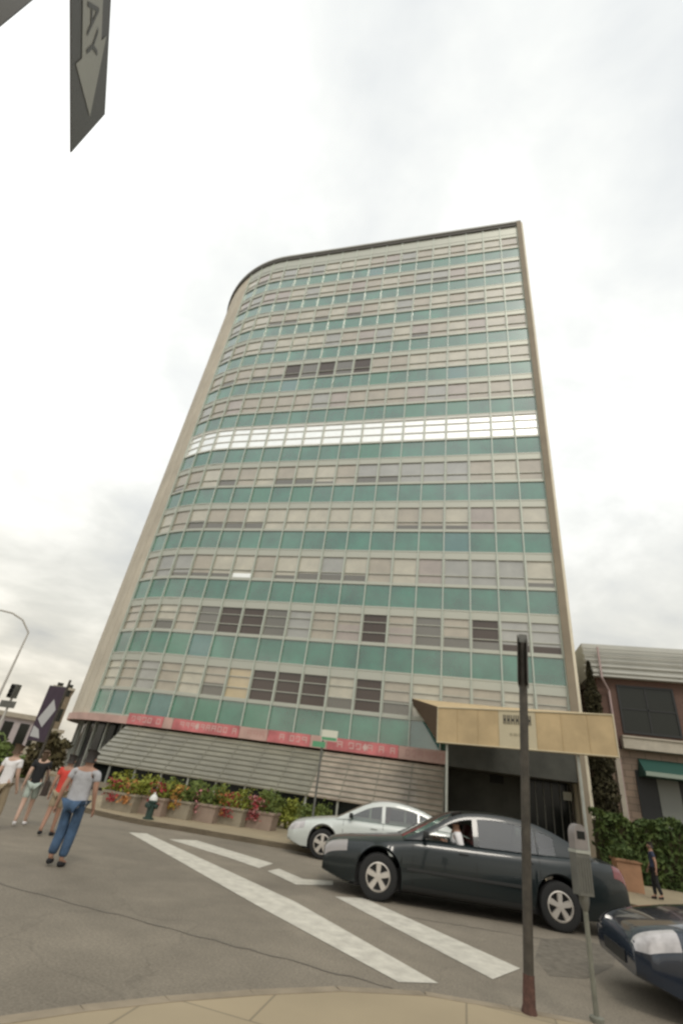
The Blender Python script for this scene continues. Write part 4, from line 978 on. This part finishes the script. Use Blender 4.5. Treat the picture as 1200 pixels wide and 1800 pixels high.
def person(label, loc, rz, ht, skin, hair, shirt, legs, shoes, stride=.16, arms=(.1, -.1), shorts=False, sit=False, longhair=False, sleeve=.55, slim=1.0, bent=(0, 0)):
    t = thing('person', label, 'person', loc, rz); s = ht / 1.75; V = lambda x, y, z: Vector((x, y, z)) * s
    hipz = .92
    v = [V(0, 0, .96), V(0, -.01, 1.12), V(0, 0, 1.30), V(0, 0, 1.44), V(0, .0, 1.52), V(0, .015, 1.59), V(0, .02, 1.66), V(0, .01, 1.72)]
    r = [(.15 * slim, .11), (.13 * slim, .10), (.16 * slim, .11), (.10, .08), (.052, .055), (.072, .088), (.078, .098), (.055, .07)]
    e = [(i, i + 1) for i in range(7)]
    def add(p, rr, par): v.append(p); r.append(rr); e.append((par, len(v) - 1)); return len(v) - 1
    add(V(0, .125, 1.615), .014, 5)                           # nose
    for sd in (1, -1): add(V(sd * .088, .01, 1.625), .016, 5)  # ears
    J = {}
    for sd, k in ((1, 0), (-1, 1)):
        sh = add(V(sd * .17 * slim, 0, 1.42), .062, 3)
        sw = arms[k]; el = add(V(sd * .215 * slim, sw * .5 - .02, 1.14), .044, sh)
        bn = bent[k]
        if bn: wr = add(V(sd * .16, sw * .5 + .22, 1.14 + .10 * bn), .030, el)
        else: wr = add(V(sd * .235 * slim, sw + .05, .90), .030, el)
        dv = (v[wr] - v[el]).normalized()
        pm_ = add(v[wr] + dv * .05 * s, (.034 * s, .018 * s), wr); J['sh%d' % k] = sh; J['el%d' % k] = el; J['wr%d' % k] = wr
        perp = Vector((0, 1, 0)) if abs(dv.y) < .7 else Vector((0, 0, 1))
        kn = add(v[wr] + dv * .085 * s, (.036 * s, .016 * s), pm_)
        for fi, (fo, fl_) in enumerate(((-.03, .060), (-.01, .072), (.01, .068), (.03, .052))):
            a = add(v[kn] + perp * fo * s + dv * .018 * s, .0095 * s, kn); b = add(v[a] + dv * fl_ * .5 * s, .009 * s, a)
            add(v[b] + (dv * .8 + Vector((-sd * .6, 0, 0))).normalized() * fl_ * .5 * s, .007 * s, b)
        a = add(v[pm_] + perp * .036 * s - dv * .01 * s, .011 * s, pm_); add(v[a] + (perp * .5 + dv).normalized() * .045 * s, .009 * s, a)
        st_ = stride * (1 if k == 0 else -1)
        if sit: hp = add(V(sd * .09, .02, .92), .085, 0); kn_ = add(V(sd * .12, .45, .98), .062, hp); an = add(V(sd * .12, .62, .60), .04, kn_); to = add(V(sd * .12, .78, .58), .035, an)
        else:
            hp = add(V(sd * .085 * slim, 0, .90), .090, 0); kn_ = add(V(sd * .085, st_ * .55 + .03, .50), .060, hp); an = add(V(sd * .08, st_ * 1.25 - .03, .10 + (.03 if st_ < 0 else 0)), .040, kn_)
            to = add(v[an] + V(sd * .02, .15, -.065), .035, an)
        J['hp%d' % k], J['kn%d' % k], J['an%d' % k], J['to%d' % k] = hp, kn_, an, to
    r = [(tuple(q * s for q in x) if isinstance(x, tuple) else (x * s if x > .02 or True else x)) for x in r]
    body = skinmesh('body', v, e, r, skin, t)
    # eyes
    for sd in (1, -1):
        q = MB(); q.lathe([(0, -.009), (.008, -.005), (.008, .005), (0, .009)], 8, 0, Matrix.Translation(V(sd * .032, .103, 1.645))); q.build('eye', M['black'], t, smooth=True)
    g_ = .016 * s
    def sub_(ids, ed, rr, nm, mt, extra=None): 
        vv = [v[i].copy() for i in ids]; return skinmesh(nm, vv, ed, rr, mt, t)
    def lerp(a, b, f): return v[a] + (v[b] - v[a]) * f
    # shirt
    vv = [V(0, 0, .82), v[1], v[2], v[3], v[3] + V(0, 0, .03)]; rr = [(.19 * slim * s, .145 * s), (.155 * slim * s, .12 * s), (.175 * slim * s, .125 * s), (.115 * s, .09 * s), (.075 * s, .07 * s)]; ed = [(0, 1), (1, 2), (2, 3), (3, 4)]
    for k in (0, 1):
        a = len(vv); vv.append(v[J['sh%d' % k]]); rr.append(.075 * s); ed.append((3, a)); vv.append(lerp(J['sh%d' % k], J['el%d' % k], sleeve)); rr.append(.066 * s); ed.append((a, a + 1))
    skinmesh('shirt', vv, ed, rr, shirt, t, root=1)
    vv = [V(0, 0, .97), ]; rr = [(.145 * slim * s, .118 * s)]; ed = []
    for k in (0, 1):
        f = .75 if shorts else 1
        a = len(vv); vv.append(v[J['hp%d' % k]]); rr.append(.094 * s); ed.append((0, a))
        if shorts: vv.append(lerp(J['hp%d' % k], J['kn%d' % k], .85)); rr.append(.088 * s); ed.append((a, a + 1))
        else:
            vv.append(v[J['kn%d' % k]]); rr.append(.078 * s * slim ** .7); ed.append((a, a + 1)); vv.append(lerp(J['kn%d' % k], J['an%d' % k], .93)); rr.append(.066 * s * slim ** .7); ed.append((a + 1, a + 2))
    skinmesh('shorts' if shorts else 'trousers', vv, ed, rr, legs, t)
    if not sit:
        for k in (0, 1): 
            an, to = v[J['an%d' % k]], v[J['to%d' % k]]; skinmesh('shoe', [an + V(0, -.04, -.055), an + V(0, .02, -.05), to], [(0, 1), (1, 2)], [.046 * s, .05 * s, .042 * s], shoes, t)
    hv = [V(0, -.01, 1.60), V(0, -.012, 1.67), V(0, 0, 1.725)]; hr_ = [(.080 * s, .082 * s), (.090 * s, .100 * s), (.070 * s, .085 * s)]
    if longhair: hv = [V(0, -.07, 1.42)] + hv; hr_ = [(.07 * s, .035 * s)] + hr_
    skinmesh('hair', hv, [(i, i + 1) for i in range(len(hv) - 1)], hr_, hair, t, root=1)
    return t, v, J
def place(px, py, tx, ty, z=0.0):
    p = G(px, py, z); r = ray(tx, ty); ht = H + r.z * math.hypot(p.x, p.y) / math.hypot(r.x, r.y) - z; print('person', p, ht); return p, ht
p, ht = place(94, 1524, 162, 1322)
person('person in a grey t-shirt and blue jeans walking away across the street', (p.x, p.y, 0), math.radians(12), max(ht, 1.5), M['skin'], M['hair'], M['tee'], M['jeans'], M['blackc'], .03, (.02, -.10), slim=1.30)
p, ht = place(78, 1470, 102, 1328)
person('person in a red t-shirt just left of the grey t-shirt walker', (p.x, p.y, 0), math.radians(20), max(ht, 1.45), M['skin'], M['hair'], M['redtee'], M['khaki'], M['blackc'], .12, (.1, -.1), shorts=True, slim=.95)
p, ht = place(32, 1452, 58, 1322)
wt, vv_, J_ = person('person in a black top and pale mint shorts with a dark shoulder bag', (p.x, p.y, 0), math.radians(35), max(ht, 1.5), M['skin2'], M['hair2'], M['blackc'], M['mint'], M['whitec'], .18, (.15, -.1), shorts=True, longhair=True)
bgp = Vector((p.x, p.y, 0)) + Matrix.Rotation(math.radians(35), 3, 'Z') @ (Vector((.30, -.02, .86)) * (max(ht, 1.5) / 1.75))
bg_ = thing('shoulder_bag', 'dark brown shoulder bag hanging at the hip of the person in mint shorts', 'bag', bgp, math.radians(35))
q = MB(); q.hexa([(-.06, -.16, -.14), (.06, -.16, -.14), (.06, .16, -.14), (-.06, .16, -.14), (-.04, -.13, .14), (.04, -.13, .14), (.04, .13, .14), (-.04, .13, .14)]); q.build('pouch', M['brownc'], bg_)
q = MB(); q.tube([(0, -.12, .13), (-.10, -.06, .40), (-.16, 0, .50), (-.10, .06, .40), (0, .12, .13)], .012, 6); q.build('strap', M['brownc'], bg_)
p, ht = place(-28, 1462, 4, 1325)
person('person in a white shirt cut off by the left edge', (p.x, p.y, 0), math.radians(10), max(ht, 1.5), M['skin2'], M['hair2'], M['whitec'], M['khaki'], M['blackc'], .1)
p, ht = place(1172, 1592, 1165, 1478)
p = G(1172, 1590, .12)
person('person in dark navy clothes on the far pavement at the right edge', (p.x + .0, p.y + .6, .12), math.radians(80), 1.0 if False else 1.25, M['skin'], M['hair'], M['navy'], M['blackc'], M['blackc'], .08)
# driver of the dark sedan, on the near side
xl_ = 2.28 * k_ - Ls / 2; dl = Vector((xl_ - .12, -.46, .60 - .92 + .03)); dp = Vector(carpos) + Matrix.Rotation(rz, 3, 'Z') @ dl
person('driver in a white shirt seen through the open front window of the dark sedan', dp, rz + math.pi / 2, 1.75, M['skin'], M['hair'], M['whitec'], M['navy'], M['blackc'], sit=True, bent=(1, 1), sleeve=.9, slim=1.1)
# orange planter and litter of the right hand far kerb
pa, pb = G(1092, 1566, .12), G(1136, 1574, .12)
t = thing('stone_planter', 'orange brown box planter behind the tail of the dark sedan', 'planter', ((pa.x + pb.x) / 2, pa.y + .4, .12))
zt4 = up(pa, 1100, 1516) - .12; wq = (pb - pa).length / 2
q = MB(); q.box(-wq, wq, -.3, .3, 0, zt4); q.box(-wq - .04, wq + .04, -.34, .34, zt4 + .002, zt4 + .06); q.build('planter_box', M['orange'], t)
q = MB(); rg = random.Random(9)
for i in range(700): leaves(q, [(rg.uniform(-wq, wq) * 1.15, rg.uniform(-.35, .35), zt4 + .05 + abs(rg.gauss(0, .13)))], .06, 0, rg)
q.build('foliage', M['leaf'], t, fix=False)
